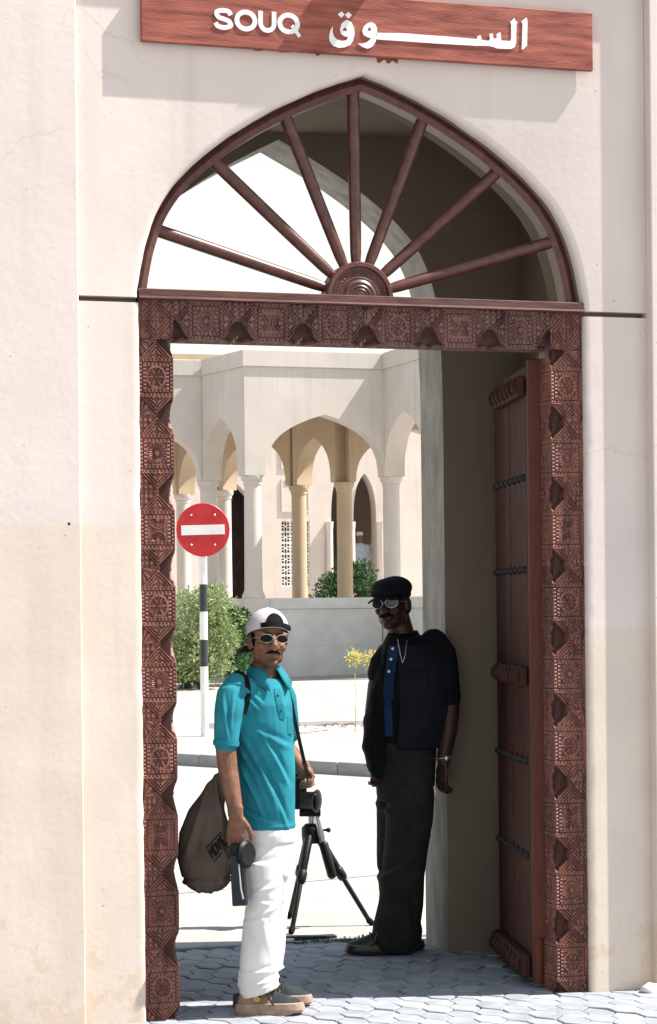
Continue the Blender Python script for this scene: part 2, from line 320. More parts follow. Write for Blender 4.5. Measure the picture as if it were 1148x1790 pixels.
# far pavement with its kerb, running diagonally
K0 = Vector((2.70, 14.34, 0)); KD = Vector((.476, -.879, 0)).normalized(); KN = Vector((.879, .476, 0)).normalized()
def pave_z(t): return .12 + .20*min(1, max(0, t-3)/14)
bm = bmesh.new(); ts = [0.16, 3, 6, 10, 17, 60]; ss = [-60, -20, 0, 10, 60]; vv = [[bm.verts.new((*(K0+KD*s+KN*t).xy, pave_z(t))) for s in ss] for t in ts]
for i in range(len(ts)-1):
    for j in range(len(ss)-1): bm.faces.new((vv[i][j], vv[i][j+1], vv[i+1][j+1], vv[i+1][j]))
pv = obj('pavement', bm, M['pavement']); tag(pv, kind='structure')
bm = bmesh.new(); box(bm, -.247, .247, 0, .155, -.05, .124); ks = bpy.data.meshes.new('kerb_stone'); bm.to_mesh(ks); bm.free()
kz = math.atan2(KD.y, KD.x)
for i in range(-18, 18):
    o = link('kerb_stone', ks, M['kerb'], pv); p = K0+KD*(i*.5+random.uniform(-.002, .002)); o.location = (p.x, p.y, random.uniform(-.003, .003)); o.rotation_euler = (0, 0, kz); 
    if i == -18: bevel(o, .012, 2)
    else: bevel(o, .012, 2)
# planting bed strip
bm = bmesh.new(); Lp = []
a, b = Vector((4.3, 18.75, 0)), Vector((8.6, 17.9, 0))
for i in range(25):
    t = i/24; p = a.lerp(b, t); wd = .75+.18*noise.noise((t*9, 0, 0))
    z0 = .15+.012*noise.noise((t*20, 3, 0)); Lp.append([bm.verts.new((p.x, p.y, .128)), bm.verts.new((p.x-.05, p.y-wd*.4, z0)), bm.verts.new((p.x-.1, p.y-wd, .126))])
for r0, r1 in zip(Lp, Lp[1:]):
    for k in range(2): bm.faces.new((r0[k], r0[k+1], r1[k+1], r1[k]))
bed = obj('planting_bed', bm, M['dirt'], None, True); tag(bed, kind='structure')
bm = bmesh.new(); rs_ = []
box(bm, 4.2, 8.6, 0, .10, .10, .21, Matrix.Translation((0, 19.72, 0)) @ Matrix.Rotation(-.195, 4, 'Z'))
o = obj('bed_edging', bm, M['stone'], bed); bevel(o, .012)
bm = bmesh.new()
for i in range(160):
    t = random.random(); p = a.lerp(b, t) + Vector((-.05, -random.uniform(.05, .8), .14)); r = random.uniform(.008, .03)
    bmesh.ops.create_icosphere(bm, subdivisions=1, radius=r, matrix=Matrix.Translation(p) @ Matrix.Diagonal((1, 1, .6, 1)))
o = obj('gravel', bm, M['stone'], bed); o['kind'] = 'stuff'
bm = bmesh.new()
for i in range(26):
    p = a.lerp(b, random.uniform(.15, .75)) + Vector((-.05, -random.uniform(.25, .55), .16)); q = p+Vector((random.uniform(-.16, .16), random.uniform(-.1, .1), random.uniform(-.01, .03)))
    limb(bm, [p, (p+q)/2+Vector((0, 0, .02)), q], [.006, .008, .004], 5, cap=False)
o = obj('dry_twigs', bm, M['twig'], bed); o['kind'] = 'stuff'

# street, two slabs with an open joint
J0 = Vector((.88, 4.169, 0)); JD = Vector((.565, .17, 0)).normalized(); JN = Vector((-.288, .957, 0)).normalized()
def jp(s, t): q = J0+JD*s+JN*t; return (q.x, q.y)
rd = sheet('road', [(-60, 1.93), jp(-7.9, .012), jp(60, .012), (60, 90), (-60, 90)], 0, M['road']); tag(rd, kind='structure')
sheet('road_slab', [jp(-7.6, -.012), (60, 1.93), jp(60, -.012)], .001, M['road'], rd)
o = sheet('joint_filler', [jp(-7.9, -.02), jp(60, -.02), jp(60, .02), jp(-7.9, .02)], -.012, M['iron'], rd)

# paved passage and forecourt
pf = sheet('paving', [(-9, -14), (9, -14), (9, 1.93), (-9, 1.93)], -.012, M['joint']); tag(pf, kind='structure')
PW, PL = .118, .205
def hex_mesh(jit):
    bm = bmesh.new(); hw, hl, c = PW/2-.003, PL/2-.003, .062
    pts = [(0, -hl), (hw, -hl+c), (hw, hl-c), (0, hl), (-hw, hl-c), (-hw, -hl+c)]
    pts = [(x+random.uniform(-jit, jit), y+random.uniform(-jit, jit)) for x, y in pts]
    lo = [bm.verts.new((x, y, -.03)) for x, y in pts]; mi = [bm.verts.new((x, y, -.003)) for x, y in pts]; hi = [bm.verts.new((x*.95, y*.96, 0)) for x, y in pts]
    for i in range(6):
        j = (i+1) % 6; bm.faces.new((lo[i], lo[j], mi[j], mi[i])); bm.faces.new((mi[i], mi[j], hi[j], hi[i]))
    bm.faces.new(hi); me = bpy.data.meshes.new('paver'); bmesh.ops.recalc_face_normals(bm, faces=bm.faces[:]); bm.to_mesh(me); bm.free(); return me
hm = [hex_mesh(.004) for _ in range(5)]
cells = []
for r in range(-40, 13):
    y = r*(PL-.062)+.02
    if y > 1.75 or y < -4: continue
    for c in range(-34, 30):
        cells.append((c*PW + (PW/2 if r % 2 else 0), y))
def inview(x, y):
    v = Vector((x, y, 0))-CAM; d = v.dot(FW); px = 574+v.dot(RT)/d*3980; py = 1060+1.65/d*3980
    if py > 1830 or px < 290 or px > 1190: return False
    return y < -.05 or -1.0 < x < .95
vis = [p for p in cells if inview(*p)]
vis.sort(key=lambda p: -(Vector((p[0], p[1], 0))-CAM).length); vis = vis[-300:]
sv = set(vis)
for p in vis:
    o = link('paver', random.choice(hm), M['paver'], pf); o.location = (*p, random.uniform(-.004, .003)); o.rotation_euler = (random.uniform(-.012, .012), random.uniform(-.012, .012), random.choice((0, math.pi)))
bm = bmesh.new(); tmp = bmesh.new(); tmp.from_mesh(hm[0]); base = [v.co.copy() for v in tmp.verts]; fs = [[v.index for v in f.verts] for f in tmp.faces]; tmp.free()
for p in cells:
    if p in sv or p[1] < -3.2 and random.random() < 0: continue
    dz = random.uniform(-.004, .003); vv = [bm.verts.new((b.x+p[0], b.y+p[1], b.z+dz)) for b in base]
    for f in fs: bm.faces.new([vv[i] for i in f])
o = obj('paver_field', bm, M['paver'], pf); o['kind'] = 'stuff'
bm = bmesh.new(); box(bm, -8.9, 8.9, 1.845, 1.945, -.05, .006); o = obj('edging', bm, M['kerb'], pf); bevel(o, .008)
sheet('forecourt', [(-9, -14), (9, -14), (9, -4.05), (-9, -4.05)], -.004, M['paver'], pf)

# ------------------------------------------------------------------ the gatehouse
GX = -.048
ARCH = [(.966, 2.928), (.950, 3.02), (.926, 3.12), (.878, 3.245), (.796, 3.365), (.680, 3.475), (.540, 3.580), (.395, 3.668), (.250, 3.742), (.110, 3.800), (0, 3.836)]
half = catmull(ARCH, 4)
def arch_loop(off=0, hs=half):
    """pointed arch from right spring over the apex to left spring, grown outward by off"""
    pts = [(x, z) for x, z in hs] + [(-x, z) for x, z in hs[-2::-1]]; out = []
    for i, (x, z) in enumerate(pts):
        a = pts[max(0, i-1)]; b = pts[min(len(pts)-1, i+1)]; tx, tz = b[0]-a[0], b[1]-a[1]; l = math.hypot(tx, tz); out.append((GX+x+tz/l*off, z-tx/l*off))
    return out
gate = empty('gatehouse', (0, 0, 0)); tag(gate, 'cream plastered gatehouse wall with pointed arch doorway and carved dark wood frame', 'building')
TOP = 4.95
def gbox(name, ma, *bxs, bev=.012, par=gate):
    bm = bmesh.new()
    for b in bxs: box(bm, *b)
    o = obj(name, bm, ma, par)
    if bev: bevel(o, bev, 3)
    return o
# proud outer wall either side and across the top (recess 4 cm deep, its top at z 4.33)
ZR = 4.33
bm = bmesh.new()
poly_prism(bm, [[(-7, 0), (-1.268, 0), (-1.266, ZR), (1.208, ZR), (1.203, 0), (7, 0), (7, TOP), (-7, TOP)]], lambda p: (p[0], -.054, p[1]), lambda p: (p[0], .05, p[1]))
o = obj('outer_wall', bm, M['wall'], gate); bevel(o, .005, 2)
# piers of the recessed panel, edges next to the frame broken and uneven
def pier(x0, x1, edge):
    bm = bmesh.new(); n = 90; z1 = 2.868; rows = []
    for i in range(n+1):
        z = z1*i/n
        j = .006*noise.noise((z*6, edge*3, 0))+.005*noise.noise((z*23, edge, 5)); ch = .010+.010*max(0, noise.noise((z*4, 8, edge))) + .010*max(0, noise.noise((z*17, 2, edge)))
        e = (x1 if edge > 0 else x0); sgn = -1 if edge > 0 else 1
        # ring: outer back, outer front, front near edge, chamfer, edge back
        xo = x0 if edge > 0 else x1; e2 = e + sgn*abs(j)
        rows.append([(xo, .05, z), (xo, 0, z), (e2+sgn*(ch+.02), 0, z), (e2+sgn*ch, .001, z), (e2+sgn*ch*.35, ch*.35, z), (e2, ch*1.1, z), (e, .05, z)])
    rings(bm, [[Vector(p) for p in r] for r in rows]); o = obj('pier', bm, M['wall'], gate); smooth_angle(o, 60); return o
pier(-1.266, -1.012, 1); pier(.918, 1.206, -1)
# upper panel with the arch cut out
z0 = 2.890
ext = arch_loop(.0)
lo = [(1.206, z0), (1.206, ZR), (-1.266, ZR), (-1.266, z0)]
def jit(i, k): return .004*noise.noise((i*.35, k, 1))+.002*noise.noise((i*1.3, k, 7))
bm = bmesh.new()
def ringpts(off, y): 
    L = arch_loop(off); L = [(L[0][0], z0)] + L + [(L[-1][0], z0)]
    return [Vector((x+jit(i, 0)*(1 if off else .6), y, z if z == z0 else z+jit(i, 3))) for i, (x, z) in enumerate(L)]
prof = [(.028, 0), (.014, .0025), (.005, .009), (.0, .020), (0, .05)]
RR = [ringpts(o_, y_) for o_, y_ in prof]
vv = [[bm.verts.new(p) for p in r] for r in RR]
for a_, b_ in zip(vv, vv[1:]):
    for i in range(len(a_)-1): bm.faces.new((a_[i], a_[i+1], b_[i+1], b_[i]))
ov = [bm.verts.new((x, 0, z)) for x, z in lo]
loop = ov + vv[0][::-1]; es = []
for i in range(len(loop)):
    a_, b_ = loop[i], loop[(i+1) % len(loop)]; e = bm.edges.get((a_, b_)) or bm.edges.new((a_, b_)); es.append(e)
bmesh.ops.triangle_fill(bm, use_beauty=True, use_dissolve=False, edges=es)
bk = [bm.verts.new((x, .05, z)) for x, z in lo]
for i in range(3): bm.faces.new((ov[i], ov[i+1], bk[i+1], bk[i]))
fe = bm.verts.new((lo[0][0], .05, z0)); 
for s_, (vi, oi) in enumerate(((0, 0), (-1, 3))):
    bm.faces.new([v[vi] for v in vv] + [bk[oi], ov[oi]])
o = obj('arch_panel', bm, M['wall'], gate); smooth_angle(o, 45)
# structural wall behind, with the same opening
L = arch_loop(.0); loop = [(-7, 0), (GX-.966, 0), ] + [(x, z) for x, z in L[::-1]] + [(GX+.966, 0), (7, 0), (7, TOP-.004), (-7, TOP-.004)]
bm = bmesh.new(); poly_prism(bm, [loop], lambda p: (p[0], .052, p[1]), lambda p: (p[0], .36, p[1]))
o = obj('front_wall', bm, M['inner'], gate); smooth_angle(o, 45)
# the chamber behind the doorway and its inner arch
BARCH = catmull([(.80, 2.50), (.797, 2.75), (.785, 2.98), (.760, 3.14), (.700, 3.30), (.600, 3.43), (.425, 3.575), (.210, 3.71), (0, 3.82)], 4)
L = arch_loop(.0, BARCH); loop = [(-1.5, 0), (GX-.80, 0)] + [(x, z) for x, z in L[::-1]] + [(GX+.80, 0), (1.5, 0), (1.5, 3.96), (-1.5, 3.96)]
bm = bmesh.new(); poly_prism(bm, [loop], lambda p: (p[0], 1.275, p[1]), lambda p: (p[0], 1.585, p[1]))
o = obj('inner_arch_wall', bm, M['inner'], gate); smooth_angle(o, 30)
o.data.materials.append(M['cement'])
for f in o.data.polygons:
    if abs(f.normal.y) < .5 and abs(f.center.x-GX) < 1.2 and f.center.z < 3.9: f.material_index = 1
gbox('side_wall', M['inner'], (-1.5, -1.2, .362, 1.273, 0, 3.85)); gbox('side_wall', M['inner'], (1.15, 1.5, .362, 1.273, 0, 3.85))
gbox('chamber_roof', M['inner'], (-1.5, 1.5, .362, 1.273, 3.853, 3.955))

# carved timber: relief worked out on a grid, shared between alike panels
def relief(p, q, kind, qr, qL):
    h = .5; aq = abs(q)
    if aq < qr:
        mm = max(abs(p), aq/qr); tt = q if abs(p) > aq/qr else p
        if mm > .95: return 1
        if mm > .60:
            if abs(mm-.775) < .022: return .15
            row = 0 if mm > .775 else 1
            return .30+.7*abs(math.sin(math.pi*(tt*4.6+row*.5)))
        if mm > .545: return .95
        x, y = p/.545, q/qr/.545
        if kind == 'moons':
            yy = y-.98 if y > 0 else y+.98; r = math.hypot(x, yy)/.93; th = math.atan2(yy, x)
            if r > 1: return .25+.5*(abs(x) > .7)
            if r > .86: return 1
            if r > .70: return .35+.6*(math.sin(th*22) > 0)
            if r > .25: return .05+.7*(r-.25)/.45+.22*math.sin(th*26)
            return .9
        r = math.hypot(x, y); th = math.atan2(y, x)
        if r > 1.0: return .2 if r > 1.12 else .9
        if kind == 'flower':
            if r > .86: return 1
            if r < .12: return .9
            pet = abs(math.cos(4*th)) if False else abs(math.cos(3*th)); wd = math.sin(math.pi*min(1, r/.86))
            if pet > 1-.30*wd: return .95 if pet > 1-.13*wd else .45
            return .12+.55*(r > .62 and math.sin(th*12) > .2)
        if r > .80: return .35+.6*(math.sin(th*20) > -.2)
        if r > .34: return .02+.75*(r-.34)/.46+.16*math.sin(th*22)
        return 1.0 if r < .26 else .05
    e = (aq-qr)/(qL-qr); c = abs(p)+e*.98
    if c < 1:
        if c < .40: return .25+.75*((math.sin((p*9+q*9))*math.sin((p*9-q*9))) > 0)
        return .22+.78*(math.sin(2*math.pi*(c-.40)*5.2) > -.25)
    x, y = abs(p)-1.0, (1-e)*.6; ang = math.atan2(y, -x+1e-6); rr = math.hypot(x, y)
    if kind == 'flower': return .25+.75*(math.sin(ang*13) > 0) if rr < .62 else .5
    return .25+.75*((math.sin((p*12+q*10))*math.sin((p*12-q*10))) > 0)
def carved(W, Lm, D, kind, kside, notch=.056, mir=1, step=.0026, deep=.0095, wd_m=None):
    ns = int(round(W/step)); nd = int(round(D/step)); nz = int(round(Lm/step)); qr = .52*Lm/W; qL = Lm/W; hL = Lm/2; zr = qr*W/2
    S = list(np.linspace(0, W, ns+1)) + list(np.linspace(W, W+D, nd+1)[1:]); Z = np.linspace(-hL, hL, nz+1)
    V = []; NT = []
    for z in Z:
        e = max(0, (abs(z)-zr)/(hL-zr)); n_ = notch*1.15*min(1, e*1.25)
        for s in S:
            d = abs(s-W)
            if d < n_:
                if s <= W: x, y = min(s, W-.016), .030
                else: x, y = W-.016, max(s-W, .030)
                V.append((mir*x, y, z)); NT.append(len(V)-1)
            elif s <= W:
                h = relief((s-W/2)/(W/2), z/(W/2), kind, qr, qL); V.append((mir*s, (1-h)*deep if s < W-.002 else .001, z))
            else:
                h = relief((s-W-D/2)/(D/2), z/(D/2)*(W/D)*1.0 if False else z/(W/2), kside, qr, qL); V.append((mir*(W-(1-h)*deep*.8), s-W, z))
    m_ = len(S); F = []
    for i in range(nz):
        for j in range(m_-1):
            a_ = i*m_+j; f = (a_, a_+1, a_+m_+1, a_+m_); F.append(f if mir > 0 else f[::-1])
    me = bpy.data.meshes.new('carved_panel'); me.from_pydata(V, [], F)
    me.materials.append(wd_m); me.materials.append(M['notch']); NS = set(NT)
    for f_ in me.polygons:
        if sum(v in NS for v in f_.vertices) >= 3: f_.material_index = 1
    return me
PWD, PDP, PMOD = .142, .155, .3055
kinds = ['flower', 'disc', 'moons', 'flower', 'disc', 'flower', 'moons', 'disc', 'flower', 'moons']
for side, x0, mir in ((-1, -1.010, 1), (1, .9155, -1)):
    bm = bmesh.new(); xi = x0+mir*(PWD-.024)
    box(bm, min(x0, xi), max(x0, xi), .028+.054, .028+PDP, .0, 2.884); post = obj('door_post', bm, M['wood'], gate)
    meshes = {}
    for i, k in enumerate(kinds[:9]):
        zc = 2.575-i*PMOD
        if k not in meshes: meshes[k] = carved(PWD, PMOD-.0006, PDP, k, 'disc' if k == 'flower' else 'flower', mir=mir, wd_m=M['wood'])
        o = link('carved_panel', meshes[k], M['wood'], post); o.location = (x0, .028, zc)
    zb = 2.575-8.5*PMOD
    if zb > .005:
        zl = max(.01, zb); bm = bmesh.new(); box(bm, min(x0, x0+mir*PWD), max(x0, x0+mir*PWD), .029, .028+PDP-.002, 0, zl-.001); obj('post_foot', bm, M['wood'], post)
# square corner blocks and the lintel
def corner_mesh(W, H, mir):
    st = .0028; nx, nz = int(W/st), int(H/st); V = []; F = []
    for i in range(nz+1):
        for j in range(nx+1):
            p, q = 2*j/nx-1, 2*i/nz-1; c = abs(p)+abs(q); c += .03*math.sin(20*(p-q))*math.sin(20*(p+q)) if c > .5 else 0
            h = 1 if max(abs(p), abs(q)) > .96 else (.2+.8*(math.sin(2*math.pi*c*4.3) > -.1) if c > .45 else .2+.8*(math.sin(p*14+q*14)*math.sin(p*14-q*14) > 0))
            if c > 1.25: h = .25+.75*(math.sin(math.atan2(abs(q)-1, abs(p)-1.02)*11) > 0)
            V.append((mir*W*j/nx, (1-h)*.008, H*i/nz))
    for i in range(nz):
        for j in range(nx):
            a_ = i*(nx+1)+j; f = (a_, a_+1, a_+nx+2, a_+nx+1); F.append(f if mir > 0 else f[::-1])
    me = bpy.data.meshes.new('carved_corner'); me.from_pydata(V, [], F); return me
LZ1, LW = 2.884, .157
bm = bmesh.new(); box(bm, -.866, .770, .080, .155, LZ1-LW+.036, LZ1); box(bm, -1.004, -.8665, .080, .15, LZ1-LW-.03, LZ1-.001); box(bm, .7705, .910, .080, .15, LZ1-LW-.03, LZ1-.001); lint = obj('door_lintel', bm, M['woodx'], gate)
for x0, mir in ((-1.010, 1), (.9155, -1)):
    o = link('carved_corner', corner_mesh(PWD, LZ1-(2.575+PMOD/2)-.0005, mir), M['wood'], lint); o.location = (x0, .028, 2.575+PMOD/2+.0003)
X0, X1 = -1.010+PWD+.0006, .9155-PWD-.0006; LM = (X1-X0)/6; lm = {}
for i, k in enumerate(['disc', 'moons', 'flower', 'flower', 'moons', 'disc']):
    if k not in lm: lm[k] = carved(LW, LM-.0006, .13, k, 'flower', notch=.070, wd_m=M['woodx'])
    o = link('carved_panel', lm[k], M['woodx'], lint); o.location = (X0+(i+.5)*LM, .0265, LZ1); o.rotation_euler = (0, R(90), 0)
bm = bmesh.new(); sec = [(-.002, 2.8845), (-.004, 2.889), (.006, 2.897), (.008, 2.924), (.012, 2.9275), (.17, 2.9275), (.17, 2.8845)]
rings(bm, [[Vector((x, y, z)) for y, z in sec] for x in (-1.011, .9165)])
o = obj('lintel_ledge', bm, M['ledge'], gate); smooth_angle(o, 30)
# fanlight: arched frame, hub and seven turned spokes
FY = .080
a_ = arch_loop(-.001); b_ = arch_loop(-.026); c_ = arch_loop(-.05); rs_ = []
for pa, pb, pc in zip(a_, b_, c_):
    rs_.append([Vector((pa[0], FY, pa[1])), Vector((pb[0], FY-.012, pb[1])), Vector((pc[0], FY, pc[1])), Vector((pc[0], FY+.075, pc[1])), Vector((pa[0], FY+.075, pa[1]))])
bm = bmesh.new(); rings(bm, rs_); o = obj('fan_arch', bm, M['fanwood'], gate); smooth_angle(o, 40)
HX, HZ = -.064, 2.928
prof = [(.0001, -.020), (.018, -.019), (.022, -.014), (.030, -.017), (.036, -.012), (.044, -.016), (.052, -.011), (.060, -.015), (.066, -.012), (.074, -.004), (.080, -.007), (.088, -.003), (.122, -.001), (.126, -.013), (.140, -.013), (.146, -.004), (.146, .075)]
bm = bmesh.new(); n = 40; rs_ = []
for r, y in prof: rs_.append([Vector((HX+r*math.cos(math.pi*i/n), FY-.015+y, HZ+r*math.sin(math.pi*i/n))) for i in range(n+1)])
vv = [[bm.verts.new(p) for p in r] for r in rs_]
for a1, b1 in zip(vv, vv[1:]):
    for i in range(n): bm.faces.new((a1[i], a1[i+1], b1[i+1], b1[i]))
bm.faces.new(vv[-1]); hub = obj('fan_hub', bm, M['fanwood'], gate); smooth_angle(hub, 25)
for k in range(2):     # wavy line cut round the hub
    bm = bmesh.new(); pts = []
    for i in range(121):
        th = math.pi*i/120; r = .098+.012*k+.005*math.sin(th*38+k*.6); pts.append((HX+r*math.cos(th), FY-.0175, HZ+r*math.sin(th)))
    limb(bm, pts, [.0028]*121, 5); obj('wave_moulding', bm, M['fanwood'], hub, True)
outer = arch_loop(-.03)
for deg in (163.6, 138.4, 112.2, 90.4, 68.4, 41.2, 16.9):
    d = Vector((math.cos(R(deg)), 0, math.sin(R(deg)))); best = max((Vector((x-HX, 0, z-HZ)) for x, z in outer), key=lambda v: v.normalized().dot(d)); ln = best.length
    bm = bmesh.new(); c0 = Vector((HX, FY+.028, HZ)); k = [.138, .16, .19, .30, ln*.6, ln-.03, ln+.01]
    limb(bm, [c0+d*t for t in k], [.019, .021, .0235, .0245, .0255, .026, .026], 32, cap=False); o = obj('fan_spoke', bm, M['fanwood'], gate); smooth_angle(o, 40)

# door leaf swung into the chamber: planks, ledges with bosses, rows of studs, turned pivot post
hx, hy = .752, .205; ang = math.atan2(.905, .205); LV = .88
leaf = empty('door_leaf', (hx, hy, 0), ang); leaf.parent = gate
# local x along the leaf from hinge, local y to the left (towards the passage)
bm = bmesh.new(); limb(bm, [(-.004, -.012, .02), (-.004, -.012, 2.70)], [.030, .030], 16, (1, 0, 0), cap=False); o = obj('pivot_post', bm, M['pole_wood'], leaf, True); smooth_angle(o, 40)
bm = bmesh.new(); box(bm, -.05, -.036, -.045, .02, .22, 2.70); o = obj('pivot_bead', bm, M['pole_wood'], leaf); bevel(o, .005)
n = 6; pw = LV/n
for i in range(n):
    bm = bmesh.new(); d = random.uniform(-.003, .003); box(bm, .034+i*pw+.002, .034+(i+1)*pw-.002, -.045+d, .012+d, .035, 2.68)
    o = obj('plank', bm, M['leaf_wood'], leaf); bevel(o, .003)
def ledge(z, h, first, nb, dp=.085):
    bm = bmesh.new(); box(bm, .03, .034+LV*first, .017, .017+dp, z, z+h); o = obj('ledge', bm, M['leaf_wood'], leaf); bevel(o, .008)
    for i in range(nb):
        x = .07+(LV*first-.08)*i/(nb-1)
        bm = bmesh.new(); limb(bm, [(x, .02+dp-.01, z+h*.12), (x, .02+dp+.004, z+h*.35), (x, .02+dp+.008, z+h*.6), (x, .02+dp-.004, z+h*.9)], [(.014, .010), (.022, .017), (.020, .015), (.010, .008)], 10, (0, 1, 0)); obj('ledge_boss', bm, M['leaf_wood'], o, True)
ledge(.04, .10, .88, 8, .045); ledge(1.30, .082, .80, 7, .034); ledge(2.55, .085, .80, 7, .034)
bm = bmesh.new(); lathe(bm, [(.017, 0), (.018, .005), (.013, .014), (.006, .022), (.001, .025)], n=10); st = bpy.data.meshes.new('iron_stud'); bmesh.ops.recalc_face_normals(bm, faces=bm.faces[:]); bm.to_mesh(st); bm.free(); st.shade_smooth()
for z in (.56, .97, 1.80, 2.20):
    for i in range(7):
        o = link('iron_stud', st, M['iron'], leaf); o.location = (.10+i*.125, .013, z); o.rotation_euler = (R(-90), 0, 0)
# a second leaf folded back on the other side of the chamber
leaf2 = empty('door_leaf', (-.85, .205, 0), R(108)); leaf2.parent = gate
for i in range(n):
    bm = bmesh.new(); box(bm, .034+i*pw+.002, .034+(i+1)*pw-.002, -.012, .045, .035, 2.68); o = obj('plank', bm, M['leaf_wood'], leaf2); bevel(o, .003)

# ------------------------------------------------------------------ sign over the door
SY = -.040
sg = empty('wooden_sign', (-.03, 0, 3.9)); tag(sg, 'red-brown wooden board over the arch lettered SOUQ in English and Arabic', 'sign')
IV = Matrix.Translation((.03, 0, -3.9))
def sobj(name, bm, ma, sm=False):
    bmesh.ops.transform(bm, matrix=IV, verts=bm.verts[:]); return obj(name, bm, ma, sg, sm)
bm = bmesh.new(); box(bm, -1.000, .952, SY, SY+.025, 3.902, 4.146); o = sobj('board', bm, M['sign']); bevel(o, .003, 2)
bm = bmesh.new()
bm.free()
for x in (-.7, 0, .7):
    bm = bmesh.new(); box(bm, x-.03, x+.03, SY+.025, .002, 3.96, 4.09); sobj('batten', bm, M['sign_edge'])
ARB = {'alef': [(.648, 4.107), (.653, 4.092), (.65, 3.989), (.631, 3.97), (.626, 3.973), (.631, 4.078), (.626, 4.088)],
 'lam': [(.594, 4.101), (.599, 4.089), (.608, 4.083), (.603, 4.073), (.601, 3.997), (.594, 3.979), (.579, 3.97), (.544, 3.968), (.515, 3.968), (.498, 3.973), (.477, 3.976), (.417, 3.973), (.241, 3.971), (-.007, 3.971), (-.0155, 3.971), (-.0155, 3.998), (.109, 4.004), (.275, 4.003), (.422, 4.001), (.428, 4.005), (.426, 4.013), (.442, 4.018), (.447, 3.999), (.477, 3.997), (.484, 4.005), (.481, 4.025), (.494, 4.031), (.5, 4.006), (.515, 4.014), (.513, 4.027), (.531, 4.038), (.532, 4.015), (.536, 4.002), (.575, 4.003), (.579, 4.016), (.58, 4.071), (.575, 4.081)],
 'qaf': [(-.141, 4.042), (-.125, 4.035), (-.113, 4.013), (-.11, 3.99), (-.118, 3.958), (-.13, 3.94), (-.155, 3.929), (-.179, 3.926), (-.204, 3.933), (-.218, 3.952), (-.219, 3.975), (-.213, 3.997), (-.203, 4.013), (-.205, 3.991), (-.2, 3.972), (-.187, 3.959), (-.167, 3.955), (-.146, 3.958), (-.138, 3.972), (-.154, 3.975), (-.169, 3.984), (-.173, 4.001), (-.166, 4.025), (-.154, 4.037)],
 'waw': [(-.077, 4.0), (-.071, 4.019), (-.056, 4.034), (-.038, 4.04), (-.021, 4.033), (-.0135, 4.016), (-.013, 3.988), (-.02, 3.961), (-.034, 3.94), (-.054, 3.93), (-.077, 3.936), (-.098, 3.949), (-.077, 3.949), (-.057, 3.957), (-.038, 3.973), (-.056, 3.978), (-.071, 3.985)],
 'd1': [(-.182, 4.062), (-.165, 4.075), (-.1525, 4.063), (-.167, 4.049)], 'd2': [(-.1515, 4.062), (-.137, 4.075), (-.121, 4.063), (-.136, 4.048)]}
HOLE = {'qaf': [(-.161, 4.002), (-.152, 4.012), (-.141, 4.003), (-.148, 3.995), (-.158, 3.996)], 'waw': [(-.054, 4.011), (-.046, 4.019), (-.038, 4.012), (-.043, 4.003), (-.051, 4.003)]}
for k, lp in ARB.items():
    bm = bmesh.new(); poly_prism(bm, [lp] + ([HOLE[k]] if k in HOLE else []), lambda p: (p[0], SY-.0035, p[1]), lambda p: (p[0], SY+.001, p[1])); sobj('arabic_letter' if len(k) > 2 else 'letter_dot', bm, M['letter'])
def stroke(pts, wd):
    P = [Vector(p) for p in pts]; l, r = [], []
    for i, p in enumerate(P):
        t = (P[min(i+1, len(P)-1)]-P[max(i-1, 0)]).normalized(); nn = Vector((-t.y, t.x))*wd/2; l.append(tuple(p+nn)); r.append(tuple(p-nn))
    return l + r[::-1]
def ell(cx, cz, rx, rz, n=36): return [(cx+rx*math.cos(2*math.pi*i/n), cz+rz*math.sin(2*math.pi*i/n)) for i in range(n)]
SW = .0185; zb_, zt_ = 3.967, 4.054; zm = (zb_+zt_)/2; hh_ = (zt_-zb_)/2
S_ = catmull([(-.634, zm+.017), (-.642, zt_-.013), (-.664, zt_-.0092), (-.687, zt_-.014), (-.693, zm+.021), (-.683, zm+.006), (-.664, zm), (-.643, zm-.007), (-.633, zm-.022), (-.641, zb_+.014), (-.664, zb_+.0092), (-.688, zb_+.014), (-.697, zm-.017)], 5)
U_ = [(-.5095, zt_), (-.5095, zm)] + [(-.481-.0285*math.cos(math.pi*i/12), zb_+.038-.0285*math.sin(math.pi*i/12)) for i in range(13)] + [(-.4525, zm), (-.4525, zt_)]
LT = {'S': [[stroke(S_, SW)]], 'O': [[ell(-.5705, zm, .0475, hh_), ell(-.5705, zm, .028, hh_-.019)]], 'U': [[stroke(U_, SW)]],
      'Q': [[ell(-.391, zm, .0475, hh_), ell(-.391, zm, .028, hh_-.019)], [[(-.383, zm-.012), (-.372, zm-.002), (-.339, zb_-.002), (-.350, zb_-.012)]]]}
for ch, shapes in LT.items():
    bm = bmesh.new()
    for q, lps in enumerate(shapes):
        b2 = bmesh.new(); poly_prism(b2, lps, lambda p: (p[0], SY-.0035-q*.0006, p[1]), lambda p: (p[0], SY+.001, p[1])); tm = bpy.data.meshes.new('t'); b2.to_mesh(tm); b2.free(); bm.from_mesh(tm); bpy.data.meshes.remove(tm)
    sobj('letter', bm, M['letter'])
# unseen block added above the sign, shaped to throw the wedge of shade across the board
sp = empty('wall_bracket', (0, -.054, 4.34)); tag(sp, 'small tapered wooden bracket on the wall above the sign', 'bracket')
bm = bmesh.new(); poly_prism(bm, [[(-.135, 0), (.085, 0), (.15, .23), (.17, .42), (.10, .42), (.07, .23)]], lambda p: (p[0], -.066, p[1]), lambda p: (p[0], .002, p[1])); obj('bracket_block', bm, M['sign_edge'], sp)
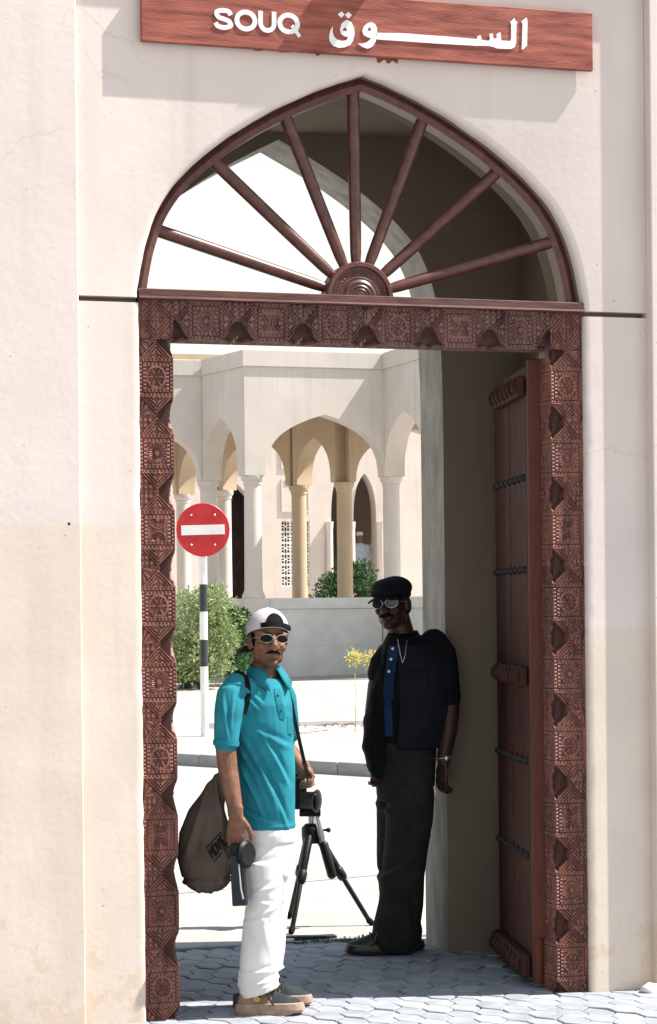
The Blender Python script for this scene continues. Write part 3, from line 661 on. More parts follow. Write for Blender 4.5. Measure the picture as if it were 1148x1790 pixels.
# ------------------------------------------------------------------ arcade across the street
ZC, ZA, ZK, ZT, ZG, ZW = 4.19, 5.38, 6.28, 6.60, .30, 1.82
arc = empty('arcade', (10.2, 34, ZG)); tag(arc, 'pale plastered arcade of pointed arches and round columns across the street', 'building')
IA = Matrix.Translation((-10.2, -34, -ZG))
def aobj(name, bm, ma, par=None, bev=0, sm=0):
    bmesh.ops.transform(bm, matrix=IA, verts=bm.verts[:]); o = obj(name, bm, ma, par or arc)
    if bev: bevel(o, bev, 2)
    if sm: smooth_angle(o, sm)
    return o
AP = [(1.0, 0), (.985, .20), (.93, .40), (.80, .60), (.58, .77), (.28, .91), (0, 1.0)]
def arch_wall(name, p0, p1, ma, th=.42, pw=.20, zt=ZK, za=ZA, zs=ZC, e0=0, e1=0):
    """wall on two columns, pointed arch between; th goes to the left-hand side of p0->p1"""
    p0, p1 = Vector(p0), Vector(p1); d = (p1-p0); Ln = d.length; d.normalize(); nn = Vector((-d.y, d.x)); hw = Ln/2-pw
    cv = catmull(AP, 4); A = [(Ln/2+x*hw, zs+z*(za-zs)) for x, z in cv] + [(Ln/2-x*hw, zs+z*(za-zs)) for x, z in cv[-2::-1]]
    loop = [(-e0, zs), (A[-1][0], zs)] + A[::-1][1:] + [(Ln+e1, zs), (Ln+e1, zt), (-e0, zt)]
    f = lambda off: (lambda q: (p0.x+d.x*q[0]+nn.x*off, p0.y+d.y*q[0]+nn.y*off, q[1]))
    bm = bmesh.new(); poly_prism(bm, [loop], f(-th/2), f(th/2)); return aobj(name, bm, ma, sm=40)
def slab(name, p0, p1, z0, z1, th, ma, e0=0, e1=0, off=0, bev=.01, par=None):
    p0, p1 = Vector(p0), Vector(p1); d = (p1-p0); Ln = d.length; d.normalize(); a_ = math.atan2(d.y, d.x)
    bm = bmesh.new(); box(bm, -e0, Ln+e1, -th/2+off, th/2+off, z0, z1, Matrix.Translation((*p0, 0)) @ Matrix.Rotation(a_, 4, 'Z')); return aobj(name, bm, ma, par, bev)
def column(p, ma, z0=ZW, z1=ZC, r=.175, ped=True):
    bm = bmesh.new(); h = z1-z0
    lathe(bm, [(r*1.28, 0), (r*1.30, .05), (r*1.12, .11), (r*1.02, .16), (r, .3), (r*.93, h-.20), (r*.93, h-.19), (r*1.05, h-.17), (r*1.02, h-.13), (r*1.24, h-.08), (r*1.28, h-.002)], (*p, z0), 24)
    o = aobj('column', bm, ma, sm=35)
    if ped:
        bm = bmesh.new(); box(bm, p[0]-r*1.4, p[0]+r*1.4, p[1]-r*1.4, p[1]+r*1.4, ZG-.2, z0-.001); aobj('pedestal', bm, ma, o, .015)
V = [(5.2, 35.6), (8.54, 35.46), (8.91, 33.5), (11.76, 33.54), (11.83, 31.0), (14.63, 31.05)]
Bk = [(6.0, 40.6), (9.23, 40.32), (9.68, 38.5), (10.75, 36.48), (11.31, 35.15), (14.26, 35.16), (17.2, 35.2)]
for i in range(5):
    arch_wall('arch_bay', V[i], V[i+1], M['arcade'], e0=.21 if i in (2, 4) else -.212, e1=.21 if i in (0, 1, 2, 3) and i % 2 == 0 else (-.0 if i % 2 else .2))
for i in range(5):
    slab('cornice', V[i], V[i+1], ZK+.001, ZT+.002*(i % 2), .50, M['arcade'], e0=.25 if i % 2 == 0 and i > 0 else -.251, e1=.25 if i % 2 == 0 else -.0)
for i in range(6):
    arch_wall('rear_arch_bay', Bk[i], Bk[i+1], M['tan'], th=.40, pw=.19, zt=6.0, za=5.25 if i != 3 else 5.12, zs=ZC-.02, e0=-.05, e1=-.05)
for i, p in enumerate(V): column(p, M['arcade'])
for i, p in enumerate(Bk): column(p, M['tan'] if i in (3, 4) else M['arcade'], z0=ZG+.1, z1=ZC-.022, r=.165, ped=False)  # two middle columns get the shaded plaster tone, the others the lit one
# roof over the walk
bm = bmesh.new(); rp = [(5.2, 35.9), (8.75, 35.68), (9.13, 33.72), (11.98, 33.75), (12.05, 31.25), (14.6, 31.3), (17.0, 35.4), (14.3, 35.36), (11.4, 35.37), (10.9, 36.6), (9.85, 38.6), (9.4, 40.5), (6, 40.8)]
poly_prism(bm, [rp], lambda p: (p[0], p[1], 6.01), lambda p: (p[0], p[1], 6.2)); aobj('roof_slab', bm, M['tan'])
# low parapet walls with coping and sunk panel
def low_wall(p0, p1, e0=0, e1=0):
    o = slab('parapet', p0, p1, ZG-.25, 1.60, .26, M['stone'], e0, e1)
    slab('coping', p0, p1, 1.601, ZW, .31, M['stone'], e0, e1, bev=.02)
    p0_, p1_ = Vector(p0), Vector(p1); q0, q1 = p0_.lerp(p1_, .06), p0_.lerp(p1_, .82)
    for z0_, z1_ in ((1.545, 1.56), (.90, .915)): slab('panel_bead', q0, q1, z0_, z1_, .275, M['stone'], bev=0, par=o)
    for q in (q0, q1): slab('panel_bead', q, q+(q1-q0).normalized()*.02, .9151, 1.5449, .275, M['stone'], bev=0, par=o)
low_wall(V[0], V[1], 0, -.3); low_wall(V[1], V[2], -.26, -.26); low_wall(V[2], V[3], -.26, -.26); low_wall(V[3], V[4], -.26, -.26); low_wall(V[4], V[5], -.26, -.26)
# floor of the walk
bm = bmesh.new(); poly_prism(bm, [[(p[0], p[1]) for p in V] + [(17, 31.2), (17.2, 44.4), (5, 44.4)]], lambda p: (p[0], p[1], ZG-.2), lambda p: (p[0], p[1], ZG+.12)); aobj('walk_floor', bm, M['stone'])

# ------------------------------------------------------------------ building behind the arcade
BY = 44.7
hall = empty('market_hall', (13, BY, ZG)); tag(hall, 'sunlit pale hall with pierced screen and two arches, seen through the arcade', 'building')
IH = Matrix.Translation((-13, -BY, -ZG))
def hobj(name, bm, ma, par=None, bev=0):
    bmesh.ops.transform(bm, matrix=IH, verts=bm.verts[:]); o = obj(name, bm, ma, par or hall)
    if bev: bevel(o, bev, 2)
    return o
def harch(x0, x1, zs, za):
    cv = catmull(AP, 3); c, hw = (x0+x1)/2, (x1-x0)/2
    return [(c-hw, ZG-.2)] + [(c-x*hw, zs+z*(za-zs)) for x, z in cv] + [(c+x*hw, zs+z*(za-zs)) for x, z in cv[-2::-1]] + [(c+hw, ZG-.2)]
holes = [[(11.45, ZG-.2), (11.45, 4.9), (12.05, 4.3), (12.05, ZG-.2)], harch(14.08, 14.53, 3.75, 4.95), harch(14.66, 15.26, 3.75, 4.95)]
lp = [(4, ZG-.2)]
for h in holes: lp += h
lp += [(19, ZG-.2), (19, 7.6), (4, 7.6)]
lat = [(12.80, 2.15), (13.52, 2.15), (13.52, 3.76), (12.80, 3.76)]
bm = bmesh.new(); poly_prism(bm, [lp, lat], lambda p: (p[0], BY, p[1]), lambda p: (p[0], BY+.4, p[1])); hobj('hall_wall', bm, M['far'])
bm = bmesh.new(); box(bm, 4, 19, BY+2.6, BY+2.9, ZG-.2, 7.6); hobj('rear_wall', bm, M['inner'])
bm = bmesh.new(); box(bm, 4, 19, BY-.02, BY+2.9, 7.62, 7.8); hobj('hall_roof', bm, M['tan'])
bm = bmesh.new(); box(bm, 11.3, 12.2, BY+.9, BY+1.0, ZG-.2, 5.0); hobj('dark_door', bm, M['dark'])
bm = bmesh.new(); box(bm, 15.1, 15.4, BY+2.5, BY+2.59, 2.9, 3.7); hobj('dark_window', bm, M['dark'])
for x in (12.80, ):       # raised plaster panels
    for z0_, z1_ in ((3.98, 4.78), (5.05, 5.6)):
        bm = bmesh.new(); lo_, li = [(12.80, z0_), (13.52, z0_), (13.52, z1_), (12.80, z1_)], [(12.84, z0_+.04), (13.48, z0_+.04), (13.48, z1_-.04), (12.84, z1_-.04)]
        poly_prism(bm, [lo_, li], lambda p: (p[0], BY-.03, p[1]), lambda p: (p[0], BY+.002, p[1])); hobj('wall_panel', bm, M['far'])
# pierced gypsum screen: real holes in a star-and-bar rhythm
bm = bmesh.new(); loops = [[(12.80, 2.15), (13.52, 2.15), (13.52, 3.76), (12.80, 3.76)]]
cw, chh = .24, .268
for i in range(3):
    for j in range(6):
        ox, oz = 12.80+i*cw, 2.15+j*chh
        for a0, a1, b0, b1 in ((.02, .08, .03, .09), (.16, .22, .03, .09), (.02, .08, .18, .24), (.16, .22, .18, .24), (.095, .145, .015, .115), (.095, .145, .155, .255), (.015, .08, .115, .155), (.16, .225, .115, .155)):
            loops.append([(ox+a0, oz+b0), (ox+a1, oz+b0), (ox+a1, oz+b1), (ox+a0, oz+b1)])
poly_prism(bm, loops, lambda p: (p[0], BY+.06, p[1]), lambda p: (p[0], BY+.14, p[1])); hobj('pierced_screen', bm, M['lattice'])
bm = bmesh.new(); box(bm, 12.6, 13.7, BY+.6, BY+.7, 2.0, 4.0); hobj('screen_backing', bm, M['dark'])
for x in (14.02, 14.595, 15.32):
    bm = bmesh.new(); lathe(bm, [(.11, 0), (.11, .5), (.085, .55), (.08, 3.25), (.088, 3.3), (.095, 3.44)], (x, BY-.06, ZG), 14); hobj('engaged_column', bm, M['far'])
tp = empty('tiled_pilaster', (15.62, BY-.25, ZG)); tag(tp, 'narrow white tiled strip rising beside the hall arches', 'pilaster')
for j in range(34):
    bm = bmesh.new(); box(bm, -.085, .085, -.05, .05, .02+j*.16, .175+j*.16); obj('wall_tile', bm, M['tile'], tp)

# ------------------------------------------------------------------ no-entry sign
x, y = at(356, 27.0); ns_ = empty('road_sign', (x, y, .10), -R(11)); tag(ns_, 'round red no-entry sign with white bar on a black and white banded pole', 'road sign')
k = 27.0/3980
zc = 1.65+(1060-921)*k-.12-(.0105*(574-356)*k)*0
bm = bmesh.new(); Rr = .318; n = 48
rings(bm, [[Vector((r*math.cos(2*math.pi*i/n), y_, zc+r*math.sin(2*math.pi*i/n))) for i in range(n)] for r, y_ in ((Rr*.985, .012), (Rr, .01), (Rr, -.008), (Rr*.985, -.012))])
o = obj('disc', bm, M['red'], ns_); smooth_angle(o, 40)
bm = bmesh.new(); box(bm, -.258, .258, -.0165, -.0122, zc-.058, zc+.058, Matrix.Translation((0, 0, zc)) @ Matrix.Rotation(-.02, 4, 'Y') @ Matrix.Translation((0, 0, -zc))); obj('white_bar', bm, M['white'], ns_)
for sx in (-.14, .14):
    for sz in (-.178, .175):
        bm = bmesh.new(); ellipsoid(bm, (sx, -.013, zc+sz), (.013, .009, .013), n=10); obj('bolt', bm, M['chrome'], ns_, True)
zz = [0, .66, 1.33, 1.68, 2.03, 2.42]; zz = [1.65-.10+(1060-p)*k for p in (1300, 1163, 1116, 1067, 1019, 965)]; zz[0] = 0
for i in range(5):
    bm = bmesh.new(); lathe(bm, [(.047, zz[i]+.0005), (.047, (zz[i]+zz[i+1])/2), (.047, zz[i+1]-.0005)], (0, .06, 0), 18); o = obj('pole_band', bm, M['white'] if i % 2 == 0 else M['polblack'], ns_); smooth_angle(o, 40)
bm = bmesh.new(); lathe(bm, [(.047, zz[5]+.0005), (.047, zc+.05), (.047, zc+.2)], (0, .06, 0), 18); o = obj('pole_top', bm, M['white'], ns_); smooth_angle(o, 40)
bm = bmesh.new(); box(bm, -.17, .17, .0125, .02, zc-.19, zc-.165); box(bm, -.17, .17, .0125, .02, zc+.165, zc+.19); o = obj('bracket', bm, M['chrome'], ns_); o['kind'] = 'stuff'

# ------------------------------------------------------------------ planting
def leaves(name, n, fpos, size, ma, par, flat=.5, seed=1):
    rg = random.Random(seed); Vs = []; Fs = []
    for _ in range(n):
        p, out = fpos(rg)
        d = (out + Vector((rg.uniform(-1, 1), rg.uniform(-1, 1), rg.uniform(-.6, 1)))*flat*1.6).normalized(); s = d.cross(Vector((rg.uniform(-1, 1), rg.uniform(-1, 1), rg.uniform(-1, 1)))).normalized(); u = s.cross(d)
        l = size*rg.uniform(.6, 1.3); wd = l*.42; b = len(Vs)
        Vs += [p, p+d*l*.5+s*wd*.5+u*wd*.12, p+d*l, p+d*l*.5-s*wd*.5+u*wd*.12]; Fs += [(b, b+1, b+2), (b, b+2, b+3)]
    me = bpy.data.meshes.new(name); me.from_pydata(Vs, [], Fs); return link(name, me, ma, par)
def bush(name, label, c, rad, clumps, nl, size, ma, seed, group=None, flat=.5):
    rg = random.Random(seed); t = empty(name, c); tag(t, label, 'bush', group)
    cl = []
    for i in range(clumps):
        a_ = rg.uniform(0, 6.28); zz_ = rg.uniform(.15, 1); rr_ = math.sqrt(max(0, 1-(zz_-.35)**2*1.9))*rg.uniform(.35, .92)
        cl.append((Vector((math.cos(a_)*rr_*rad[0], math.sin(a_)*rr_*rad[1], zz_*rad[2])), rg.uniform(.16, .30)*min(rad[0], rad[2]*.6)*1.25))
    def fp(r):
        c_, q = r.choice(cl); v = Vector((r.gauss(0, 1), r.gauss(0, 1), r.gauss(0, 1))).normalized(); return c_+v*q*r.uniform(.55, 1.05), v
    leaves('crown', nl, fp, size, ma, t, flat, seed)
    bm = bmesh.new()
    for i in range(9):
        c_, q = rg.choice(cl); limb(bm, [(rg.uniform(-.1, .1), rg.uniform(-.1, .1), -.05), (c_.x*.4, c_.y*.4, c_.z*.5), c_], [.02, .013, .006], 6, cap=False)
    o = obj('stem', bm, M['twig'], t, True); o['kind'] = 'stuff'
    return t
bx, by = at(352, 39.8); bush('variegated_bush', 'pale yellow-green sunlit bush behind the banded sign pole', (bx, by, .28), (.72, .7, 1.58), 60, 9000, .075, M['leafA'], 3)
bx, by = at(402, 41.0); bush('dark_bush', 'dark green bush beside the arcade pedestal, right of the pale bush', (bx, by, .30), (.55, .6, 1.22), 50, 7000, .075, M['leafB'], 5)
bx, by = at(322, 40.2); bush('low_bush', 'low mid-green bush at the foot of the pale bush', (bx, by, .28), (.5, .5, .85), 40, 4500, .07, M['leafB'], 9)
bx, by = 13.75, 42.3; bush('courtyard_bush', 'deep green bush in the courtyard between arcade columns', (bx, by, ZG+.1), (.95, .6, 2.05), 70, 9000, .10, M['leafC'], 11)
# yellowing saplings by the bed
for i, (px, d, ht, lab) in enumerate(((618, 27.5, .92, 'thin sapling with a tuft of pale yellow leaves, left of the leaning man'), (646, 27.8, .90, 'small yellow-leaved sapling half hidden behind the leaning man'))):
    x, y = at(px, d); t = empty('sapling', (x, y, .12)); tag(t, lab, 'plant', 'yellow saplings')
    bm = bmesh.new(); limb(bm, [(0, 0, 0), (.02, 0, ht*.5), (0, .01, ht)], [.005, .004, .003], 6, cap=False); obj('stem', bm, M['petal'], t, True)
    def fp(r, ht=ht): v = Vector((r.gauss(0, 1), r.gauss(0, 1), r.gauss(0, .7))).normalized(); return Vector((0, 0, ht-.02))+Vector((v.x*.085, v.y*.08, v.z*.13))*r.uniform(.2, 1), v
    leaves('crown', 70, fp, .075, M['petal'], t, .9, 20+i)

# ------------------------------------------------------------------ people
def head_parts(bm, H):
    """H: matrix of the head frame, face towards -Y, origin between the eyes inside the skull"""
    E_ = lambda c, r, rot=None: ellipsoid(bm, Vector(c), r, rot, 18, H)
    E_((0, .018, .032), (.074, .094, .080)); E_((0, -.018, -.025), (.064, .068, .080)); E_((0, -.030, -.072), (.050, .050, .040))
    E_((0, -.068, -.098), (.024, .020, .017)); E_((0, .03, -.05), (.056, .06, .06))
    for s in (-1, 1):
        E_((s*.036, -.056, -.030), (.024, .022, .022)); E_((s*.036, -.070, .020), (.030, .018, .010)); E_((s*.014, -.094, -.036), (.009, .012, .009))
        E_((s*.074, .012, -.012), (.009, .019, .032), Matrix.Rotation(s*-.35, 3, 'Z') @ Matrix.Rotation(-.15, 3, 'X')); E_((s*.050, -.002, -.060), (.012, .032, .034))
    limb(bm, [H @ Vector(p) for p in ((0, -.078, .016), (0, -.093, -.008), (0, -.107, -.029), (0, -.103, -.039))], [.009, .0105, .0145, .013], 10)
    E_((0, -.084, -.064), (.024, .012, .0055)); E_((0, -.083, -.074), (.021, .012, .0065)); E_((0, -.07, -.058), (.035, .02, .02))
def hand_parts(bm, Hm, curl=(.35, .5, .4), thumb=1, curl_t=.4, spread=.05, sc=1.0):
    """wrist at origin, fingers along -Z, palm towards +Y, thumb on +X when thumb=1"""
    T = lambda p: Hm @ (Vector(p)*sc)
    limb(bm, [T((0, 0, .03)), T((0, 0, 0)), T((0, .002, -.03)), T((0, .003, -.065)), T((0, .002, -.088))], [(.028*sc, .020*sc), (.030*sc, .018*sc), (.038*sc, .016*sc), (.041*sc, .014*sc), (.038*sc, .011*sc)], 16, (Hm.to_3x3() @ Vector((0, 1, 0))))
    fx = [-.031, -.0105, .0105, .0315]; fl = [.060, .076, .082, .072]
    if thumb < 0: fl = fl
    for i in range(4):
        x = fx[i]*thumb; l = fl[i]; p = Vector((x, .002, -.084)); pts = [p.copy()]; a = 0; q = 0
        for j, k in enumerate((.45, .32, .25)):
            a += curl[j]*(1+.12*(1.5-i)*.6); d = Vector((x/.03*spread, math.sin(a), -math.cos(a))).normalized(); p = p+d*l*k; pts.append(p.copy())
        limb(bm, [T(v) for v in pts], [.0098*sc, .0092*sc, .0086*sc, .0072*sc], 10)
    b = Vector((thumb*.026, .006, -.022)); p1 = b+Vector((thumb*.022, .010, -.028)); p2 = p1+Vector((thumb*(.016-.02*curl_t), .010+.01*curl_t, -.028)); p3 = p2+Vector((thumb*(.004-.018*curl_t), .006, -.024))
    limb(bm, [T(b), T(p1), T(p2), T(p3)], [.014*sc, .012*sc, .0105*sc, .008*sc], 10)
def dome(bm, H, c, r, rot, cut, n=28, mm=12, th=None):
    """upper part of an ellipsoid in frame H, down to a latitude (radians from the top)"""
    rs_ = []
    for i in range(mm+1):
        a_ = cut*i/mm
        rs_.append([H @ (Vector(c)+rot @ Vector((r[0]*math.sin(a_)*math.cos(2*math.pi*j/n), r[1]*math.sin(a_)*math.sin(2*math.pi*j/n), r[2]*math.cos(a_)))) for j in range(n)])
    rs_[0] = [p+(q-p)*.02 for p, q in zip(rs_[0], rs_[1])]
    vv = [[bm.verts.new(p) for p in r_] for r_ in rs_]
    for a1, b1 in zip(vv, vv[1:]):
        for j in range(n): bm.faces.new((a1[j], b1[j], b1[(j+1) % n], a1[(j+1) % n]))
    bm.faces.new(vv[0])
def solid(o, th, off=1):
    s = o.modifiers.new('solid', 'SOLIDIFY'); s.thickness = th; s.offset = off; return o
def fold(co, c, d, wd, amp, ln=None, bend=0):
    """one soft crease: ridge through point c along direction d (x,z plane)"""
    x = co[:, 0]-c[0]; z = co[:, 2]-c[1]; L_ = math.hypot(*d); u = (x*d[0]+z*d[1])/L_; v = (-x*d[1]+z*d[0])/L_ + bend*u*u
    g_ = np.exp(-(v/wd)**2) - .75*np.exp(-((v-wd*1.6)/wd)**2)
    if ln: g_ = g_*np.exp(-(u/ln)**4)
    return amp*g_
def wob(co, f, amp, seed=0):
    return amp*(np.sin(co[:, 0]*f+seed+2*np.sin(co[:, 2]*f*.7))*np.sin(co[:, 1]*f*.8+seed*2)*.6+.4*np.sin(co[:, 2]*f*1.3+co[:, 0]*f*.6+seed))

# ---- man in teal polo shirt, standing in the doorway
m1 = empty('person', (-.493, .055, 0), -YAW)
tag(m1, 'man in teal polo shirt, white trousers and backwards pale cap standing in the sunlit doorway', 'person')
def a(px, py, y=0): return Vector(((px-470)/436, y, (1778-py)/436))
Hd = Matrix.Translation(a(477, 1117, .0)) @ Matrix.Rotation(R(17), 4, 'Z') @ Matrix.Rotation(R(3), 4, 'Y') @ Matrix.Rotation(R(-3), 4, 'X')
bm = bmesh.new(); head_parts(bm, Hd)
limb(bm, [a(474, 1140, .03), a(470, 1170, .03), a(464, 1205, .035)], [.054, .054, .064], 18)
torso(bm, [(a(455, 0).x, .03, a(0, 1205).z, .12, .09), (a(465, 0).x, .03, a(0, 1260).z, .10, .085), (a(474, 0).x, .03, a(0, 1450).z, .09, .085)])
limb(bm, [a(416, 1205, -.05), a(404, 1255, -.10), a(402, 1310, -.115), a(405, 1340, -.12), a(411, 1375, -.13), a(417, 1408, -.14), a(418, 1422, -.14)], [.050, .045, .0415, .0405, .037, .031, (.031, .026)], 16)
limb(bm, [a(500, 1210, .10), a(505, 1275, .20), a(504, 1312, .21), a(520, 1335, .17), a(536, 1352, .13), a(543, 1358, .115)], [.036, .040, .040, .038, .031, .030], 16)
HR = Matrix.Translation(a(420, 1420, -.142)) @ Matrix.Rotation(R(4), 4, 'Y') @ Matrix.Rotation(R(-25), 4, 'Z')
hand_parts(bm, HR, (.18, .28, .25), 1, .3, .02, .98)
HL = Matrix.Translation(a(541, 1352, .115)) @ Matrix.Rotation(R(-20), 4, 'Y') @ Matrix.Rotation(R(150), 4, 'Z') @ Matrix.Rotation(R(18), 4, 'X')
hand_parts(bm, HL, (1.25, 1.5, 1.0), -1, 1.1, .0, .80)
for y0, dx in ((-.02, 0), (.09, 8)):
    limb(bm, [a(472+dx, 1490, y0), a(466+dx, 1600, y0-.02), a(460+dx, 1745, y0-.02)], [.05, .045, .038], 12)
bd = remesh(bm, .0036, 3, 'body'); body1 = link('body', bd, M['skin1'], m1)
# polo shirt
bm = bmesh.new()
torso(bm, [(a(470, 0).x, .03, a(0, 1186).z, .066, .064), (a(464, 0).x, .03, a(0, 1194).z, .098, .085), (a(458, 0).x, .025, a(0, 1208).z, .128, .105), (a(459, 0).x, .02, a(0, 1232).z, .136, .120), (a(462, 0).x, .02, a(0, 1262).z, .131, .125), (a(467, 0).x, .02, a(0, 1300).z, .122, .125), (a(470, 0).x, .02, a(0, 1345).z, .122, .122), (a(473, 0).x, .02, a(0, 1395).z, .112, .118), (a(475, 0).x, .02, a(0, 1430).z, .106, .116), (a(475, 0).x, .02, a(0, 1454).z, .107, .118)])
limb(bm, [a(424, 1196, -.035), a(412, 1214, -.07), a(407, 1245, -.10), a(404, 1275, -.112), a(402.5, 1299, -.117)], [.058, .062, .058, .053, .050], 18)
limb(bm, [a(488, 1200, .09), a(500, 1225, .13), a(506, 1262, .18), a(508, 1290, .205)], [.058, .06, .054, .05], 18)
ellipsoid(bm, a(432, 1203, -.02), (.07, .09, .05)); ellipsoid(bm, a(488, 1200, .07), (.05, .08, .045))
sh = remesh(bm, .0055, 5, 'shirt')
def f1(co):
    d = wob(co, 21, .0016, 1)
    tb = np.clip((a(0, 1240).z-co[:, 2])/.1, 0, 1)*np.clip((co[:, 0]-a(418, 0).x)/.03, 0, 1)
    for c, dd, wd, amp, ln, bd_ in (((a(450, 0).x, a(0, 1385).z), (.45, -1), .009, .0075, .11, .6), ((a(470, 0).x, a(0, 1360).z), (.42, -1), .011, .0085, .15, .5), ((a(490, 0).x, a(0, 1330).z), (.5, -1), .010, .006, .10, .4), ((a(440, 0).x, a(0, 1330).z), (.7, -1), .008, .006, .07, .3), ((a(455, 0).x, a(0, 1430).z), (1, -.35), .008, .006, .06, -.6), ((a(495, 0).x, a(0, 1410).z), (.35, -1), .009, .006, .09, .3), ((a(480, 0).x, a(0, 1290).z), (1, -.55), .012, .004, .08, 0)):
        d = d+fold(co, c, dd, wd, amp*1.7, ln, bd_)*tb
    arm = np.clip((a(425, 0).x-co[:, 0])/.02, 0, 1)
    for c, dd, wd, amp, ln in (((a(415, 0).x, a(0, 1235).z), (-.12, -1), .007, .0045, .07), ((a(402, 0).x, a(0, 1250).z), (.1, -1), .007, .004, .08)): d = d+fold(co, c, dd, wd, amp*1.6, ln)*arm
    for c, dd in (((a(447, 0).x, a(0, 1225).z), (.8, -1)), ((a(452, 0).x, a(0, 1215).z), (1.1, -1))): d = d+fold(co, c, dd, .006, .004, .045)
    d = d+.0028*np.exp(-((co[:, 2]-a(0, 1446).z)/.006)**2)
    return d
displace(sh, f1); shirt1 = link('shirt', sh, M['teal'], m1); bs1 = bvh_of(sh)
# ribbed cuff, collar, placket, buttons, pocket
bm = bmesh.new(); limb(bm, [a(403, 1292, -.116), a(402.3, 1301, -.118)], [.0535, .0525], 24, cap=False); o = obj('cuff', bm, M['tealdk'], shirt1, True); smooth_angle(o, 40)
bm = bmesh.new(); n = 40; rows = [[], [], [], []]; fa = R(-62)                  # collar opens towards viewer's right front
cc = a(470, 0).x
for i in range(n+1):
    t = i/n; th = fa+R(22)+t*(2*math.pi-R(44)); near = abs(t-.5)*2; flare = near**6
    up_ = a(0, 1162).z+.012*math.cos(th-fa-math.pi)
    for k, (rr_, z_) in enumerate(((.058, up_-.008), (.061, up_-.004), (.077+.006*flare, up_-.030-.014*flare), (.092+.022*flare, a(0, 1188).z-.004-.036*flare))):
        rows[k].append(Vector((cc+.004*k+rr_*math.cos(th), .028+rr_*math.sin(th), z_ + (.006 if k else 0)*math.sin(th))))
vv = [[bm.verts.new(p) for p in r_] for r_ in rows]
for a1, b1 in zip(vv, vv[1:]):
    for i in range(n): bm.faces.new((a1[i], a1[i+1], b1[i+1], b1[i]))
o = obj('collar', bm, M['tealdk'], shirt1, True); solid(o, .004)
bm = bmesh.new(); pl = [front(bs1, a(px, 0).x, a(0, py).z, .003) for px, py in ((492, 1203), (494, 1215), (497, 1230), (500, 1245), (502, 1256))]; pl = [p for p in pl if p]
if len(pl) > 1: ribbon(bm, pl, .026, .004, (.4, -.9, .1)); o = obj('placket', bm, M['tealdk'], shirt1); bevel(o, .001)
for px, py in ((494, 1214), (500, 1240)):
    p = front(bs1, a(px, 0).x, a(0, py).z, .007)
    if p: bm = bmesh.new(); ellipsoid(bm, p, (.005, .003, .005), n=10); obj('button', bm, M['tealdk'], shirt1, True)
bm = bmesh.new(); pl = [front(bs1, a(514, 0).x, a(0, py).z, .004) for py in (1252, 1262, 1274, 1284)]; pl = [p for p in pl if p]
if len(pl) > 1: ribbon(bm, pl, .03, .006, (.7, -.7, 0)); o = obj('pocket', bm, M['tealdk'], shirt1); bevel(o, .002)
# white hem and trousers
bm = bmesh.new(); torso(bm, [(a(475, 0).x, .02, a(0, 1449).z, .105, .116), (a(475, 0).x, .02, a(0, 1462).z, .109, .121), (a(475, 0).x, .02, a(0, 1477).z, .107, .119)]); o = link('undershirt', remesh(bm, .006, 3, 'undershirt'), M['whitecloth'], m1)
bm = bmesh.new(); torso(bm, [(a(474, 0).x, .02, a(0, 1468).z, .100, .112), (a(474, 0).x, .02, a(0, 1500).z, .106, .122), (a(472, 0).x, .02, a(0, 1535).z, .098, .122)])
limb(bm, [a(464, 1510, -.045), a(466, 1545, -.05), a(465, 1575, -.055), a(460, 1615, -.05), a(457, 1660, -.045), a(454, 1700, -.045), a(452, 1722, -.045), a(458, 1740, -.045)], [(.088, .085), (.078, .085), (.071, .08), (.073, .078), (.077, .08), (.080, .082), (.084, .084), (.080, .078)], 20, cap=False)
limb(bm, [a(484, 1510, .09), a(484, 1545, .10), a(482, 1575, .10), a(478, 1620, .11), a(474, 1670, .12), a(469, 1698, .125), a(473, 1714, .125)], [(.08, .08), (.068, .08), (.062, .075), (.062, .07), (.062, .07), (.064, .07), (.062, .066)], 20, cap=False)
tr = remesh(bm, .0065, 4, 'trousers')
def f2(co):
    d = wob(co, 15, .0035, 3); z = co[:, 2]
    for c, dd, wd, amp, ln in (((a(470, 0).x, a(0, 1553).z), (1, .35), .012, .009, .07), ((a(455, 0).x, a(0, 1575).z), (1, -.3), .011, .009, .06), ((a(480, 0).x, a(0, 1590).z), (1, .5), .012, .008, .06), ((a(450, 0).x, a(0, 1610).z), (1, .2), .012, .007, .05), ((a(448, 0).x, a(0, 1700).z), (1, .12), .010, .008, .09), ((a(470, 0).x, a(0, 1716).z), (1, .25), .009, .009, .09), ((a(450, 0).x, a(0, 1730).z), (1, .3), .008, .007, .08), ((a(475, 0).x, a(0, 1655).z), (.25, -1), .016, .006, .14), ((a(450, 0).x, a(0, 1510).z), (1, .6), .012, .006, .08), ((a(500, 0).x, a(0, 1520).z), (.3, -1), .012, .006, .08)):
        d = d+fold(co, c, dd, wd*.85, amp*.62, ln)
    return d
displace(tr, f2); link('trousers', tr, M['whitecloth'], m1)
